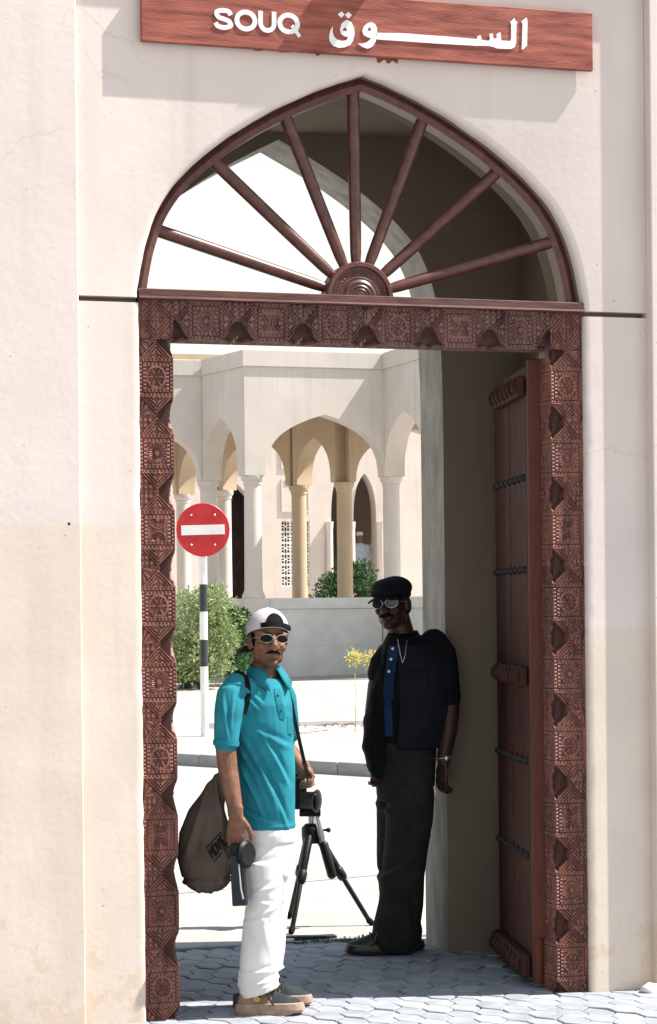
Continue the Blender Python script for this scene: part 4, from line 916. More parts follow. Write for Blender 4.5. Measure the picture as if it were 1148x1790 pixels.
# shoes
def shoe(par, ox, oy, s, mats, d=1, yaw=0):
    up_, toe, sole = mats; T = Matrix.Translation((ox, oy, 0)) @ Matrix.Rotation(yaw, 4, 'Z') @ Matrix.Diagonal((d*s, s, s, 1))
    sec = [(0, .020, .080), (.02, .034, .112), (.06, .038, .120), (.10, .039, .112), (.135, .042, .090), (.17, .045, .074), (.205, .043, .064), (.23, .034, .054), (.246, .018, .040)]
    bm = bmesh.new(); rs_ = []
    for x, wd, h in sec: rs_.append([T @ Vector((x, wd*c*(1-.45*max(0, sn)), .022+max(0, sn)*(h-.022) if sn > 0 else .018)) for c, sn in ((math.cos(2*math.pi*j/20), math.sin(2*math.pi*j/20)) for j in range(20))])
    rings(bm, rs_); o = link('shoe', remesh(bm, .005, 4, 'shoe'), up_, par)
    bm = bmesh.new(); rs_ = []
    ol = [(-.008, .018), (.0, .032), (.03, .040), (.09, .039), (.14, .044), (.19, .048), (.225, .042), (.248, .026), (.257, .008)]
    lo_ = [(x, -w_) for x, w_ in ol] + [(x, w_) for x, w_ in ol[::-1]]
    for z_, g_ in ((0, .96), (.010, 1.02), (.020, 1.05), (.030, 1.03), (.046, .99), (.048, .90)): rs_.append([T @ Vector(((x-.12)*g_+.12, y_*g_, z_ + (.010 if x > .22 and z_ < .02 else 0))) for x, y_ in lo_])
    rings(bm, rs_); q = obj('sole', bm, sole, o); smooth_angle(q, 50)
    for i in range(12):
        bm = bmesh.new(); x = .004+i*.02; wv = np.interp(x, [p[0] for p in ol], [p[1] for p in ol]); box(bm, x, x+.011, -wv-.0035, -wv+.004, .004, .019, T); obj('tread', bm, sole, q) if False else bm.free()
    bm = bmesh.new(); rs_ = []
    for x, wd, h in [(.138, .0445, .094), (.150, .0458, .088), (.175, .0475, .078), (.207, .0455, .068), (.234, .036, .058), (.252, .018, .044)]: rs_.append([T @ Vector((x, wd*c*(1-.45*max(0, sn)), .024+max(0, sn)*(h-.022))) for c, sn in ((math.cos(math.pi*j/14), math.sin(math.pi*j/14)) for j in range(15))])
    vv = [[bm.verts.new(p) for p in r_] for r_ in rs_]
    for a1, b1 in zip(vv, vv[1:]):
        for j in range(14): bm.faces.new((a1[j], a1[j+1], b1[j+1], b1[j]))
    obj('toe_cap', bm, toe, o, True)
    bm = bmesh.new()
    for i in range(4):
        x = .088+i*.017; h = .138-i*.013; limb(bm, [T @ Vector(p) for p in ((x-.012, -.034, h-.028), (x, -.014, h-.004), (x+.006, .014, h-.004), (x-.004, .034, h-.028))], [.0042*s]*4, 6)
    limb(bm, [T @ Vector(p) for p in ((.085, -.02, .12), (.07, -.045, .122), (.075, -.052, .09), (.09, -.045, .075))], [.004*s]*4, 6); limb(bm, [T @ Vector(p) for p in ((.085, -.01, .12), (.11, -.04, .115), (.125, -.05, .07), (.14, -.052, .045))], [.004*s]*4, 6)
    obj('lace', bm, toe, o, True)
    return o
s1 = shoe(m1, a(417, 0).x, -.055, 1.04, (M['shoe_tan'], M['shoe_teal'], M['sole']))
bm = bmesh.new(); ellipsoid(bm, (a(420, 0).x+.072, -.055-.0425, .072), (.017, .004, .016), n=14); obj('side_badge', bm, M['copper'], s1, True)
bm = bmesh.new(); limb(bm, [(a(420, 0).x+.004, -.055, .03), (a(420, 0).x+.004, -.055, .078)], [(.031, .014), (.030, .012)], 14); obj('heel_counter', bm, M['shoe_teal'], s1, True)
shoe(m1, a(431, 0).x, .135, 1.04, (M['shoe_tan'], M['shoe_teal'], M['sole']), yaw=R(-2))
# backwards cap, hair, sunglasses, moustache
RC = Matrix.Rotation(R(-14), 3, 'X')
bm = bmesh.new(); dome(bm, Hd, (0, .016, .034), (.083, .103, .093), RC, R(98)); o = obj('cap', bm, M['cap'], m1, True); solid(o, .004); capo = o
for k in range(6):
    t0 = k*math.pi/3; bm = bmesh.new(); limb(bm, [Hd @ (Vector((0, .016, .034))+RC @ Vector((.0845*math.sin(u)*math.cos(t0), .1045*math.sin(u)*math.sin(t0), .0945*math.cos(u)))) for u in np.linspace(.02, 1.68, 14)], [.0012]*14, 5); obj('seam', bm, M['cap'], capo, True)
bm = bmesh.new(); ellipsoid(bm, Vector((0, .016, .129)), (.008, .008, .005), None, 10, Hd); obj('cap_button', bm, M['cap'], capo, True)
# opening above the forehead (hair shows) with strap
def cap_pt(az, pol, k=1.012): return Hd @ (Vector((0, .016, .034))+RC @ Vector((.083*k*math.sin(pol)*math.sin(az), -.103*k*math.sin(pol)*math.cos(az), .093*k*math.cos(pol))))
bm = bmesh.new(); pts = []
for i in range(17):
    u = -1+i/8; az = .06+.47*u; pts.append((az, 1.60-.56*math.sqrt(max(0, 1-u*u))))
cv = [bm.verts.new(cap_pt(az, pol, 1.085)) for az, pol in pts]; lo_ = [bm.verts.new(cap_pt(az, 1.68, 1.085)) for az, _ in pts]; mid_ = [bm.verts.new(cap_pt(az, (pol+1.68)/2, 1.085)) for az, pol in pts]
for i in range(16):
    bm.faces.new((cv[i], cv[i+1], mid_[i+1], mid_[i])); bm.faces.new((mid_[i], mid_[i+1], lo_[i+1], lo_[i]))
bmesh.ops.remove_doubles(bm, verts=bm.verts[:], dist=1e-5); obj('cap_opening', bm, M['hair'], capo, True)
bm = bmesh.new(); ribbon(bm, [cap_pt(az, 1.60, 1.115) for az in np.linspace(-.62, .95, 12)], .020, .004, Hd.to_3x3() @ Vector((0, -1, .1))); o = obj('cap_strap', bm, M['rubber'], capo)
bm = bmesh.new(); limb(bm, [cap_pt(.55, 1.60, 1.14), cap_pt(.95, 1.60, 1.14)], [(.012, .004), (.012, .004)], 8, Hd.to_3x3() @ Vector((1, 0, 0))); obj('strap_clip', bm, M['black'], capo)
bm = bmesh.new(); rs_ = []                                                     # brim at the nape
for k, (rad_, dz) in enumerate(((.095, 0), (.125, -.010), (.155, -.028), (.165, -.036))):
    rs_.append([bm.verts.new(Hd @ Vector((rad_*.80*math.sin(t)*(1 if k < 2 else .92), .014+rad_*math.cos(t)*1.02, -.006+dz-.026*(abs(t)/1.1)**2))) for t in np.linspace(-1.0, .45, 15)])
for a1, b1 in zip(rs_, rs_[1:]):
    for i in range(14): bm.faces.new((a1[i], a1[i+1], b1[i+1], b1[i]))
o = obj('brim', bm, M['hair'], capo, True); solid(o, .004)
bm = bmesh.new(); ellipsoid(bm, Vector((0, .045, -.012)), (.073, .066, .052), None, 20, Hd); hair = obj('hair', bm, M['hair'], m1, True)
for s in (-1, 1):
    bm = bmesh.new(); limb(bm, [Hd @ Vector(p) for p in ((s*.071, -.018, .02), (s*.068, -.022, -.012), (s*.064, -.022, -.030))], [.008, .007, .003], 8); obj('sideburn', bm, M['hair'], hair, True)
def moustache(par, Hm, wd=.030, th=.0058, z=-.0525):
    bm = bmesh.new(); limb(bm, [Hm @ Vector(p) for p in ((-wd, -.079, z-.007), (-wd*.6, -.091, z-.001), (0, -.0975, z+.0015), (wd*.6, -.091, z-.001), (wd, -.079, z-.007))], [.0025, th, th*.9, th, .0025], 10); return obj('moustache', bm, M['hair'], par, True)
moustache(m1, Hd)
for s in (-1, 1):
    bm = bmesh.new(); limb(bm, [Hd @ Vector(p) for p in ((s*.012, -.091, .019), (s*.030, -.090, .024), (s*.052, -.074, .018))], [.003, .0042, .002], 8); obj('eyebrow', bm, M['hair'], hair, True)
def glasses(par, Hm, name, lens, frame, rx=.025, rz=.0165, fr=.003):
    g = None
    bm = bmesh.new(); limb(bm, [Hm @ Vector(p) for p in ((-.010, -.099, .003), (0, -.103, .006), (.010, -.099, .003))], [fr*.8]*3, 8); g = obj(name, bm, frame, par, True)
    for s in (-1, 1):
        pts = [Hm @ Vector((s*(.0335+rx*math.cos(t)), -.0975+.013*((rx*math.cos(t)+rx)/(2*rx))**2*1.0, .0005+rz*math.sin(t))) for t in np.linspace(0, 2*math.pi, 29)]
        bm = bmesh.new(); limb(bm, pts, [fr]*29, 8, cap=False); obj('lens_rim', bm, frame, g, True)
        bm = bmesh.new(); cvx = [bm.verts.new(p) for p in pts[:-1]]; ctr = bm.verts.new(Hm @ Vector((s*.0335, -.0965, .0005)))
        for i in range(28): bm.faces.new((cvx[i], cvx[(i+1) % 28], ctr))
        obj('lens', bm, lens, g, True)
        bm = bmesh.new(); limb(bm, [Hm @ Vector(p) for p in ((s*.0585, -.086, .004), (s*.072, -.060, .004), (s*.076, .0, .002), (s*.077, .02, -.006))], [fr*.9, fr*.9, fr*.8, fr*.6], 8); obj('temple', bm, frame, g, True)
    return g
glasses(m1, Hd, 'sunglasses', M['lens'], M['frame'], .0265, .0170, .0014)

# ---- man leaning in the shade
m2 = empty('person', (.53, 1.34, 0), -YAW)
o2, S2 = .535, 368.5
tag(m2, 'man in dark vest and flat cap leaning on the inner arch in shade', 'person')
def b(px, py, y=0): return Vector(((px-690)/S2, y, (1668-py)/S2))
Hb = Matrix.Translation(b(681, 1056, -.10)) @ Matrix.Rotation(R(-22), 4, 'Z') @ Matrix.Rotation(R(-4), 4, 'Y') @ Matrix.Scale(1.06, 4)
bm = bmesh.new(); head_parts(bm, Hb)
limb(bm, [b(690, 1080, -.06), b(697, 1105, -.06), b(704, 1140, -.06)], [.060, .060, .07], 18)
torso(bm, [(b(718, 0).x, -.06, b(0, 1140).z, .14, .09), (b(722, 0).x, -.07, b(0, 1220).z, .13, .10), (b(706, 0).x, -.04, b(0, 1300).z, .12, .10)])
limb(bm, [b(762, 1130, -.07), b(776, 1190, -.10), b(780, 1245, -.12), b(777, 1275, -.13), b(770, 1310, -.14), b(767, 1328, -.145)], [.055, .05, .045, .042, .036, .033], 16)
limb(bm, [b(672, 1140, -.05), b(655, 1200, -.06), b(648, 1245, -.08), b(650, 1290, -.10), b(655, 1330, -.10)], [.05, .047, .043, .035, .03], 14)
hand_parts(bm, Matrix.Translation(b(766, 1330, -.146)) @ Matrix.Rotation(R(6), 4, 'Y') @ Matrix.Rotation(R(-55), 4, 'Z'), (.35, .55, .5), -1, .5, .0, 1.05)
hand_parts(bm, Matrix.Translation(b(655, 1328, -.10)) @ Matrix.Rotation(R(20), 4, 'Z'), (.5, .7, .6), 1, .5, .0, 1.0)
limb(bm, [b(700, 1300, -.04), b(700, 1460, -.03), b(692, 1640, -.02)], [.08, .055, .042], 12); limb(bm, [b(690, 1300, .05), b(690, 1460, .09), b(708, 1640, .10)], [.08, .055, .042], 12)
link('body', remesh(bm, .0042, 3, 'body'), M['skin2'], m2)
bm = bmesh.new()
torso(bm, [(b(704, 0).x, -.06, b(0, 1112).z, .072, .07), (b(710, 0).x, -.06, b(0, 1124).z, .12, .09), (b(716, 0).x, -.06, b(0, 1140).z, .150, .11), (b(720, 0).x, -.065, b(0, 1170).z, .163, .125), (b(722, 0).x, -.07, b(0, 1215).z, .166, .138), (b(718, 0).x, -.06, b(0, 1260).z, .155, .138), (b(711, 0).x, -.05, b(0, 1297).z, .142, .128)])
limb(bm, [b(752, 1122, -.06), b(766, 1145, -.08), b(774, 1185, -.105), b(779, 1222, -.12)], [.066, .07, .064, .058], 18)
limb(bm, [b(676, 1142, -.05), b(664, 1160, -.055), b(658, 1182, -.06)], [.058, .06, .056], 16)
v2 = remesh(bm, .006, 5, 'shirt')
displace(v2, lambda co: wob(co, 17, .004, 5)+fold(co, (b(700, 0).x, b(0, 1250).z), (.8, -1), .014, .008, .12)+fold(co, (b(735, 0).x, b(0, 1210).z), (.3, -1), .014, .008, .15))
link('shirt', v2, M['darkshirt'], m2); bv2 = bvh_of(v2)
# vest: open front shell
bm = bmesh.new(); n = 44; rows = []
for z_, cx0, rx, ry, cy0 in ((1122, 712, .118, .105, -.06), (1150, 718, .164, .134, -.062), (1190, 722, .176, .148, -.068), (1235, 722, .178, .154, -.068), (1270, 718, .172, .152, -.06), (1304, 713, .166, .146, -.052)):
    rows.append([Vector((b(cx0, 0).x+rx*math.cos(t), cy0+ry*math.sin(t), b(0, z_).z+.012*math.sin(t))) for t in np.linspace(R(-117), R(212), n+1)])
vv = [[bm.verts.new(p) for p in r_] for r_ in rows]
for a1, b1 in zip(vv, vv[1:]):
    for i in range(n): bm.faces.new((a1[i], a1[i+1], b1[i+1], b1[i]))
vest = obj('vest', bm, M['vest'], m2, True); solid(vest, .008, 1); s_ = vest.modifiers.new('sub', 'SUBSURF'); s_.levels = 1; s_.render_levels = 1
bm = bmesh.new(); pl = [front(bv2, b(px, 0).x, b(0, py).z, .012) for px, py in ((684, 1128), (680, 1150), (675, 1180), (672, 1215), (671, 1250), (672, 1285))]; pl = [p for p in pl if p]
if len(pl) > 1: ribbon(bm, pl, .05, .006, (-.3, -.9, 0)); o = obj('shirt_front', bm, M['blue'], m2); bevel(o, .002)
for px, py in ((681, 1134), (678, 1152), (674, 1173)):
    p = front(bv2, b(px, 0).x, b(0, py).z, .02)
    if p: bm = bmesh.new(); ellipsoid(bm, p, (.007, .004, .007), n=10); obj('button', bm, M['white'], m2, True)
for px, py, w_ in ((722, 1190, .10), (722, 1252, .11)):
    bm = bmesh.new(); x0, z0_ = b(px, 0).x, b(0, py).z; box(bm, x0-w_/2, x0+w_/2, -.226, -.205, z0_-.06, z0_+.05); o = obj('vest_pocket', bm, M['vest'], vest); bevel(o, .01, 3)
bm = bmesh.new(); limb(bm, [b(690, 1118, -.165), b(694, 1145, -.215), b(697, 1158, -.228), b(702, 1145, -.22), b(706, 1120, -.165)], [.0022]*5, 6); obj('neck_cord', bm, M['chrome'], m2, True)
bm = bmesh.new(); n = 24                                                       # shirt collar
rs_ = [[Vector((b(701, 0).x+r_*math.cos(2*math.pi*i/n), -.06+r_*math.sin(2*math.pi*i/n), b(0, zp).z-.014*(math.sin(2*math.pi*i/n) < 0)*abs(math.sin(2*math.pi*i/n)))) for i in range(n)] for r_, zp in ((.064, 1108), (.067, 1105), (.088, 1122))]
rings(bm, rs_, False); o = obj('collar', bm, M['darkshirt'], m2, True); solid(o, .005)
# trousers, belt line
bm = bmesh.new(); torso(bm, [(b(711, 0).x, -.05, b(0, 1285).z, .128, .115), (b(706, 0).x, -.045, b(0, 1320).z, .138, .128), (b(703, 0).x, -.03, b(0, 1365).z, .140, .13), (b(702, 0).x, -.02, b(0, 1400).z, .135, .12)])
limb(bm, [b(712, 1370, -.06), b(708, 1430, -.06), b(701, 1490, -.05), b(696, 1530, -.045), b(692, 1580, -.03), b(685, 1620, -.02), b(681, 1645, -.02)], [(.115, .105), (.112, .10), (.105, .095), (.102, .09), (.108, .09), (.114, .095), (.112, .09)], 20)
limb(bm, [b(688, 1370, .05), b(683, 1440, .07), b(680, 1500, .085), b(683, 1560, .09), b(695, 1610, .10), b(703, 1640, .10)], [(.10, .10), (.085, .09), (.075, .085), (.08, .085), (.085, .085), (.08, .08)], 18)
t2 = remesh(bm, .007, 4, 'trousers')
displace(t2, lambda co: wob(co, 13, .004, 8)+fold(co, (b(690, 0).x, b(0, 1430).z), (.9, -.55), .014, .010, .14)+fold(co, (b(700, 0).x, b(0, 1370).z), (.5, -1), .013, .009, .12)+fold(co, (b(680, 0).x, b(0, 1520).z), (1, .7), .013, .012, .10)+fold(co, (b(685, 0).x, b(0, 1340).z), (.25, -1), .01, .008, .10)+fold(co, (b(705, 0).x, b(0, 1600).z), (.12, -1), .016, .008, .12))
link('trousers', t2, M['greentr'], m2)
shoe(m2, b(694, 0).x, -.02, 1.06, (M['shoeblk'], M['shoeblk'], M['shoeblk']), -1, R(4)); shoe(m2, b(730, 0).x, .11, 1.06, (M['shoeblk'], M['shoeblk'], M['shoeblk']), -1, R(2))
# flat cap, glasses, moustache, watch
bm = bmesh.new(); ellipsoid(bm, Vector((0, .012, .062)), (.092, .112, .058), Matrix.Rotation(R(8), 3, 'X'), 22, Hb); ellipsoid(bm, Vector((0, -.05, .052)), (.078, .07, .030), Matrix.Rotation(R(14), 3, 'X'), 20, Hb); ellipsoid(bm, Vector((0, .02, .036)), (.083, .102, .030), None, 20, Hb)
fc = remesh(bm, .005, 4, 'flat_cap'); displace(fc, lambda co: wob(co, 45, .0025, 2)); fco = link('flat_cap', fc, M['capdk'], m2)
bm = bmesh.new(); rs_ = [[Hb @ Vector((r_*.74*math.sin(t), -.045-r_*math.cos(t)*.75, .030-dz-.012*(t/1.2)**2)) for t in np.linspace(-1.25, 1.25, 15)] for r_, dz in ((.07, 0), (.10, .006), (.118, .014))]
vv = [[bm.verts.new(p) for p in r_] for r_ in rs_]
for a1, b1 in zip(vv, vv[1:]):
    for i in range(14): bm.faces.new((a1[i], a1[i+1], b1[i+1], b1[i]))
o = obj('cap_peak', bm, M['capdk'], fco, True); solid(o, .005)
bm = bmesh.new(); ellipsoid(bm, Vector((0, .05, -.02)), (.072, .062, .05), None, 18, Hb); obj('hair', bm, M['hair'], m2, True)
M['tint'] = mat('tinted_lens', (.03, .026, .04), .12, 0, 1, .1, 9, .5)
glasses(m2, Hb, 'spectacles', M['tint'], M['chrome'], .027, .021, .0018); moustache(m2, Hb, .033, .0075, -.0525)
bm = bmesh.new(); wc = b(767, 1323, -.143); wr = .038; pts = [wc+Vector((wr*math.cos(t), wr*math.sin(t)*.85, .004*math.cos(t))) for t in np.linspace(0, 2*math.pi, 25)]
limb(bm, pts, [(.009, .003)]*25, 8, (0, 0, 1), cap=False); wo = obj('wristwatch', bm, M['chrome'], m2, True)
bm = bmesh.new(); limb(bm, [wc+Vector((.012, -.036, 0)), wc+Vector((.012, -.044, 0))], [.016, .015], 16); obj('watch_dial', bm, M['chrome'], wo, True)

# ---- jacket hanging from his arm
jk = empty('jacket', tuple(m2.matrix_basis @ b(648, 1350, -.10)), -YAW); tag(jk, 'black jacket draped over the leaning man\'s arm', 'jacket')
off = b(648, 1350, -.10)
bm = bmesh.new(); limb(bm, [b(668, 1165, -.09)-off, b(657, 1210, -.11)-off, b(650, 1255, -.12)-off, b(647, 1300, -.125)-off, b(650, 1335, -.12)-off, b(653, 1350, -.115)-off], [(.030, .05), (.042, .06), (.050, .065), (.056, .065), (.046, .055), (.030, .04)], 18)
ellipsoid(bm, b(637, 1305, -.11)-off, (.030, .04, .03)); jm = remesh(bm, .006, 4, 'jacket_cloth'); displace(jm, lambda co: wob(co, 34, .005, 4)+.004*np.sin(co[:, 0]*120+co[:, 1]*60)); link('jacket_cloth', jm, M['darkshirt'], jk)
bm = bmesh.new(); limb(bm, [b(652, 1190, -.165)-off, b(644, 1250, -.185)-off, b(640, 1300, -.185)-off, b(643, 1345, -.165)-off], [.004]*4, 6); obj('jacket_seam', bm, M['darkshirt'], jk, True)
# ---- cigarette in his hand
cg = empty('cigarette', tuple(m2.matrix_basis @ b(751, 1378, -.17)), -YAW); tag(cg, 'white cigarette held in the leaning man\'s lowered hand', 'cigarette')
bm = bmesh.new(); limb(bm, [(-.002, 0, .018), (.002, -.004, -.022)], [.0042, .0042], 10, cap=False); obj('paper_tube', bm, M['white'], cg, True)
bm = bmesh.new(); limb(bm, [(.002, -.004, -.022), (.0027, -.0047, -.030)], [.0040, .0032], 10, cap=False); obj('ash_tip', bm, M['stone'], cg, True)

# ---- brown bag slung behind the man in teal
bg_ = empty('shoulder_bag', tuple(m1.matrix_basis @ a(362, 1575, .05)), -YAW); tag(bg_, 'brown canvas drawstring bag hanging behind the man in teal', 'bag')
ob = a(362, 1575, .05)
def q(px, py, y=.10): return a(px, py, y)-ob
bm = bmesh.new()
limb(bm, [q(400, 1338), q(395, 1352), q(380, 1385), q(364, 1430), q(358, 1465), q(359, 1505), q(361, 1540)], [(.012, .012), (.020, .020), (.044, .042), (.080, .07), (.107, .09), (.116, .10), (.103, .095)], 26, cap=False)
ellipsoid(bm, q(361, 1540), (.102, .094, .072))
bgm = remesh(bm, .0055, 3, 'bag_body')
def f3(co):
    d = wob(co, 19, .0035, 6)
    for px, py, dd, wd, amp, ln in ((352, 1430, (-.25, -1), .012, .010, .16), (385, 1420, (.12, -1), .010, .012, .15), (398, 1450, (.25, -1), .012, .012, .10), (335, 1470, (-.3, -1), .012, .007, .10), (360, 1548, (1, .05), .008, .010, .14), (345, 1560, (.3, -1), .007, .006, .03), (372, 1560, (-.3, -1), .007, .006, .03), (390, 1545, (-.5, -1), .007, .006, .03), (395, 1500, (.5, -1), .01, .008, .06)):
        p = q(px, py); d = d+fold(co, (p.x, p.z), dd, wd, amp, ln)
    return d
displace(bgm, f3); bag = link('bag_body', bgm, M['bag'], bg_); bb = bvh_of(bgm)
# printed mark: slanted block letters in a ragged frame
def on_bag(px, py): 
    p = q(px, py); h = front(bb, p.x, p.z, .0025); return h
def mark(pts, wd=.007):
    P = []
    for (x0, y0), (x1, y1) in zip(pts, pts[1:]):
        for k in range(4): P.append(on_bag(x0+(x1-x0)*k/4, y0+(y1-y0)*k/4))
    P.append(on_bag(*pts[-1])); P = [p for p in P if p]
    if len(P) > 1:
        bm = bmesh.new(); ribbon(bm, P, wd, .0012, (.2, -1, 0)); obj('print_mark', bm, M['bagprint'], bag)
u_, v_ = Vector((26, -27))/4.6, Vector((9, 16))          # along the word, down the letter (photo pixels)
def L_(k, *pp): return [tuple(Vector((366, 1489))+u_*(k+x)+v_*y) for x, y in pp]
mark(L_(0, (0, 1), (0, 0), (.4, .6), (.8, 0), (.8, 1))); mark(L_(1.15, (0, 0), (.7, .1), (.8, .8), (0, 1), (0, 0))); mark(L_(2.2, (0, 0), (.35, 1), (.8, 0))); mark(L_(3.15, (.2, 0), (.2, 1))); mark(L_(3.7, (.7, 0), (0, 0), (0, 1), (.7, 1))); mark(L_(3.7, (0, .5), (.55, .5)), .005)
mark(L_(-.3, (0, 1.25), (5, 1.25)), .004); mark(L_(-.2, (0, -.25), (4.8, -.25)), .004)
bm = bmesh.new(); P = []
for px, py in ((411, 1176), (420, 1174), (430, 1176), (438, 1184), (442, 1197), (442, 1212), (439, 1228), (434, 1246)):
    h = front(bs1, a(px, 0).x, a(0, py).z, .004); 
    if h: P.append(h-ob)
P = [q(398, 1345, .09), q(400, 1270, .13), q(404, 1190, .09)] + P
ribbon(bm, P, .021, .004, (.2, -1, .25)); obj('strap', bm, M['rubber'], bg_)

# ---- flash unit in his right hand
fl = empty('camera_flash', tuple(m1.matrix_basis @ a(425, 1580, -.145)), -YAW-R(8)); tag(fl, 'grey flat electronic unit with black disc held in the teal-shirted man\'s right hand', 'camera gear')
fl.rotation_euler = (0, R(-3), -YAW-R(8))
bm = bmesh.new(); box(bm, -.029, .029, -.021, .021, 0, .205); o = obj('case', bm, M['grey_metal'], fl); bevel(o, .005, 3)
bm = bmesh.new(); box(bm, -.025, .025, -.017, .017, .2055, .250); o2_ = obj('grip', bm, M['black'], fl); bevel(o2_, .006, 3)
bm = bmesh.new(); limb(bm, [(.012, -.0235, .205), (.010, -.027, .15), (.012, -.027, .07), (.018, -.0235, .03)], [.0035, .0035, .0035, .0045], 8); obj('chrome_rail', bm, M['chrome'], fl, True)
for z_ in (.012, .1, .17):
    bm = bmesh.new(); box(bm, -.031, -.025, -.012, .012, z_, z_+.016); w_ = obj('catch', bm, M['chrome'], fl); bevel(w_, .002)
bm = bmesh.new(); limb(bm, [(.028, .0, .205), (.040, -.006, .205), (.050, -.011, .205)], [.052, .056, .046], 30, (0, 0, 1), cap=False); o = obj('disc', bm, M['black'], fl); smooth_angle(o, 40)

# ---- tripod with camcorder, standing in the sun beyond the shade
tx, ty = .41, 2.36
tpd = empty('tripod', (tx, ty, 0), -YAW); tag(tpd, 'black tripod with chrome neck standing behind the man in teal', 'tripod')
ht = .53
bm = bmesh.new(); lathe(bm, [(.045, ht-.10), (.05, ht-.06), (.05, ht-.02), (.03, ht)], (0, 0, 0), 18); obj('collar_hub', bm, M['black'], tpd, True)
for ft in ((.31, .0, 0), (-.104, -.29, 0), (-.124, .30, 0)):
    d = Vector(ft); e = Vector((d.x*.10, d.y*.10, ht-.06)); mid = e.lerp(d, .42); kn = e.lerp(d, .40)
    bm = bmesh.new(); limb(bm, [e, mid], [.023, .020], 12); lg = obj('leg', bm, M['black'], tpd, True)
    bm = bmesh.new(); limb(bm, [mid, e.lerp(d, .97)], [.0135, .0125], 12); obj('leg_tube', bm, M['black'], lg, True)
    bm = bmesh.new(); limb(bm, [e.lerp(d, .38), e.lerp(d, .46)], [.026, .025], 12); obj('leg_lock', bm, M['black'], lg, True)
    bm = bmesh.new(); limb(bm, [e.lerp(d, .94), d+Vector((0, 0, .012))], [.017, .015], 12); obj('rubber_foot', bm, M['rubber'], lg, True)
bm = bmesh.new(); limb(bm, [(.0, 0, ht-.02), (.0, 0, ht+.06)], [.018, .018], 14); obj('neck', bm, M['chrome'], tpd, True)
bm = bmesh.new(); limb(bm, [(.03, -.02, ht+.05), (.045, -.03, ht-.03), (.065, -.04, ht-.11)], [.017, .0185, .017], 12); pan = obj('pan_handle', bm, M['chrome'], tpd, True)
bm = bmesh.new(); limb(bm, [(.064, -.04, ht-.105), (.105, -.06, ht-.26)], [.025, .024], 12); obj('handle_grip', bm, M['black'], pan, True)
bm = bmesh.new(); limb(bm, [(.045, -.03, ht-.03), (.075, -.034, ht-.03), (.09, -.036, ht-.03)], [.006, .006, .014], 12); obj('clamp_knob', bm, M['black'], tpd, True)
bm = bmesh.new(); box(bm, -.06, .05, -.04, .04, ht+.04, ht+.075); o = obj('head_plate', bm, M['black'], tpd); bevel(o, .006)
vc = empty('camcorder', tuple(Vector((tx, ty, 0))+FW*0+UP*(ht+.077)), -YAW); tag(vc, 'black camcorder with round lens hood mounted on the tripod', 'camera')
bm = bmesh.new(); box(bm, -.13, -.02, -.05, .055, .0, .17); o = obj('camera_body', bm, M['black'], vc); bevel(o, .014, 3)
bm = bmesh.new(); limb(bm, [(-.04, -.03, .045), (.015, -.055, .045), (.032, -.063, .045)], [.046, .048, .060], 26, (0, 0, 1), cap=False); o = obj('lens_hood', bm, M['black'], vc); smooth_angle(o, 40)
bm = bmesh.new(); ellipsoid(bm, (.034, -.064, .045), (.012, .046, .046), Matrix.Rotation(R(-25), 3, 'Z'), 20); obj('front_lens', bm, M['lens'], vc, True)
bm = bmesh.new(); box(bm, -.11, -.03, -.03, .03, .1705, .21); o = obj('viewfinder', bm, M['black'], vc); bevel(o, .012, 3)
# ---- neck strap running from his far shoulder to the fist
ns2 = empty('camera_strap', tuple(m1.matrix_basis @ a(540, 1345, .10)), -YAW); tag(ns2, 'black strap stretched from the man\'s shoulder to his fist', 'strap')
os_ = a(540, 1345, .10)
bm = bmesh.new(); ribbon(bm, [a(506, 1195, .05)-os_, a(517, 1230, .03)-os_, a(523, 1262, .03)-os_, a(531, 1302, .06)-os_, a(539, 1340, .09)-os_, a(545, 1362, .085)-os_], .016, .003, (.5, -.85, 0)); obj('webbing', bm, M['rubber'], ns2)

# ---- seated man far back between the hall arches
m3 = empty('person', (15.06, BY+.75, ZG+1.22), R(-10)); tag(m3, 'small distant man in pale robe and white embroidered cap beyond the courtyard bush', 'person')
bm = bmesh.new(); H3 = Matrix.Translation((0, 0, 1.88)) @ Matrix.Rotation(R(40), 4, 'Z'); head_parts(bm, H3); limb(bm, [(0, .02, 1.82), (0, .02, 1.68)], [.055, .06], 12)
torso(bm, [(0, .03, 1.70, .10, .08), (0, .03, 1.2, .15, .1), (0, .03, .3, .15, .1)]); limb(bm, [(.17, 0, 1.6), (.22, -.05, 1.35), (.1, -.2, 1.2)], [.05, .045, .035], 10); limb(bm, [(-.17, 0, 1.6), (-.22, -.05, 1.35), (-.1, -.2, 1.2)], [.05, .045, .035], 10)
link('body', remesh(bm, .012, 2, 'body'), M['skin3'], m3)
bm = bmesh.new(); torso(bm, [(0, .03, 1.72, .08, .07), (0, .03, 1.66, .20, .11), (0, .03, 1.5, .225, .14), (0, .03, 1.2, .21, .14), (0, .03, .02, .26, .2)]); limb(bm, [(.18, 0, 1.62), (.24, -.05, 1.35), (.12, -.18, 1.22)], [.075, .07, .055], 12); limb(bm, [(-.18, 0, 1.62), (-.24, -.05, 1.35), (-.12, -.18, 1.22)], [.075, .07, .055], 12)
link('robe', remesh(bm, .015, 3, 'robe'), M['dish'], m3)
bm = bmesh.new(); lathe(bm, [(.088, .025), (.092, .03), (.088, .10), (.07, .118), (.01, .122)], (0, .012, 1.88), 20); o = obj('round_cap', bm, M['white'], m3); smooth_angle(o, 40)

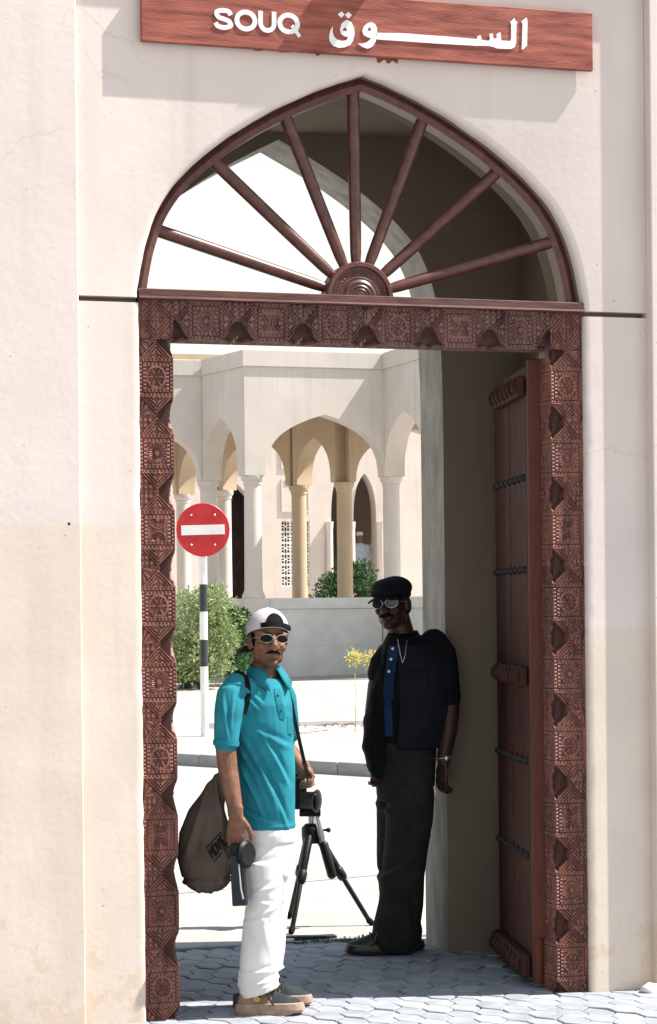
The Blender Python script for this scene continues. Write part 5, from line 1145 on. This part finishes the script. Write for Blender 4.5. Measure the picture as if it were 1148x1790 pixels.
# ------------------------------------------------------------------ litter along the paving edge
for i, (x, y, ln, rz, lab) in enumerate(((.18, 1.90, .42, .05, 'flat dark strip of metal lying on the paving edge by the tripod'), (.02, 1.80, .30, .55, 'short grey plank lying askew on the shaded paving'))):
    t = empty('scrap_strip', (x, y, .004), rz); tag(t, lab, 'scrap')
    bm = bmesh.new(); rings(bm, [[Vector((xx, -.03+.004*math.sin(k_*2), z_)) for xx, z_ in ((0, 0),)] and [Vector((xx, -.03, .002)), Vector((xx, .03, .002)), Vector((xx, .028, .020+.004*math.sin(k_))), Vector((xx, -.028, .020+.004*math.sin(k_)))] for k_, xx in enumerate(np.linspace(-ln/2, ln/2, 6))]); o = obj('strip_body', bm, M['iron'] if i == 0 else M['stone'], t); bevel(o, .003)
gr = empty('weeds', (.25, 1.80, 0)); 
C.objects.unlink(gr); bpy.data.objects.remove(gr)
def fpw(r): return Vector((r.uniform(.0, .55), 1.82+r.gauss(0, .03), .0)), Vector((0, 0, 1))
wd_ = leaves('weeds', 90, fpw, .022, M['leafB'], None, .7, 77); tag(wd_, 'sparse green weeds along the edge of the paving', 'weeds', kind='stuff')

# ------------------------------------------------------------------ small marks on the wall, stone at its foot
bm = bmesh.new(); limb(bm, [(-1.315, -.0545, 1.985), (-1.315, -.050, 1.985)], [.006, .007], 10, cap=False); obj('wall_bolt', bm, M['iron'], gate, True)
for x, z, wd, ln in ((.045, 3.925, .05, .052), (-.43, 3.925, .11, .036), (-.26, 3.925, .04, .030)):
    bm = bmesh.new(); pts = [(x-wd, z)]
    for i in range(9): pts.append((x-wd+2*wd*(i+.5)/9, z-ln*(.35+.65*abs(noise.noise((i*1.7, x*9, 2)))*(1.6 if i == 4 else 1))))
    pts.append((x+wd, z)); pts = [(p[0], p[1]+.0) for p in pts]
    poly_prism(bm, [pts], lambda p: (p[0], -.0012, p[1]-.004), lambda p: (p[0], .0005, p[1]-.004)); obj('paint_drip', bm, M['sign'], gate)
st_ = empty('stone', (1.155, -.085, 0)); tag(st_, 'small pale stone lying at the foot of the right wall', 'stone')
bm = bmesh.new(); bmesh.ops.create_icosphere(bm, subdivisions=3, radius=.045, matrix=Matrix.Translation((0, 0, .014)) @ Matrix.Diagonal((1, .8, .6, 1)))
for v in bm.verts: v.co += v.co.normalized()*.012*noise.noise(v.co*30)
obj('stone_body', bm, M['stone'], st_, True)
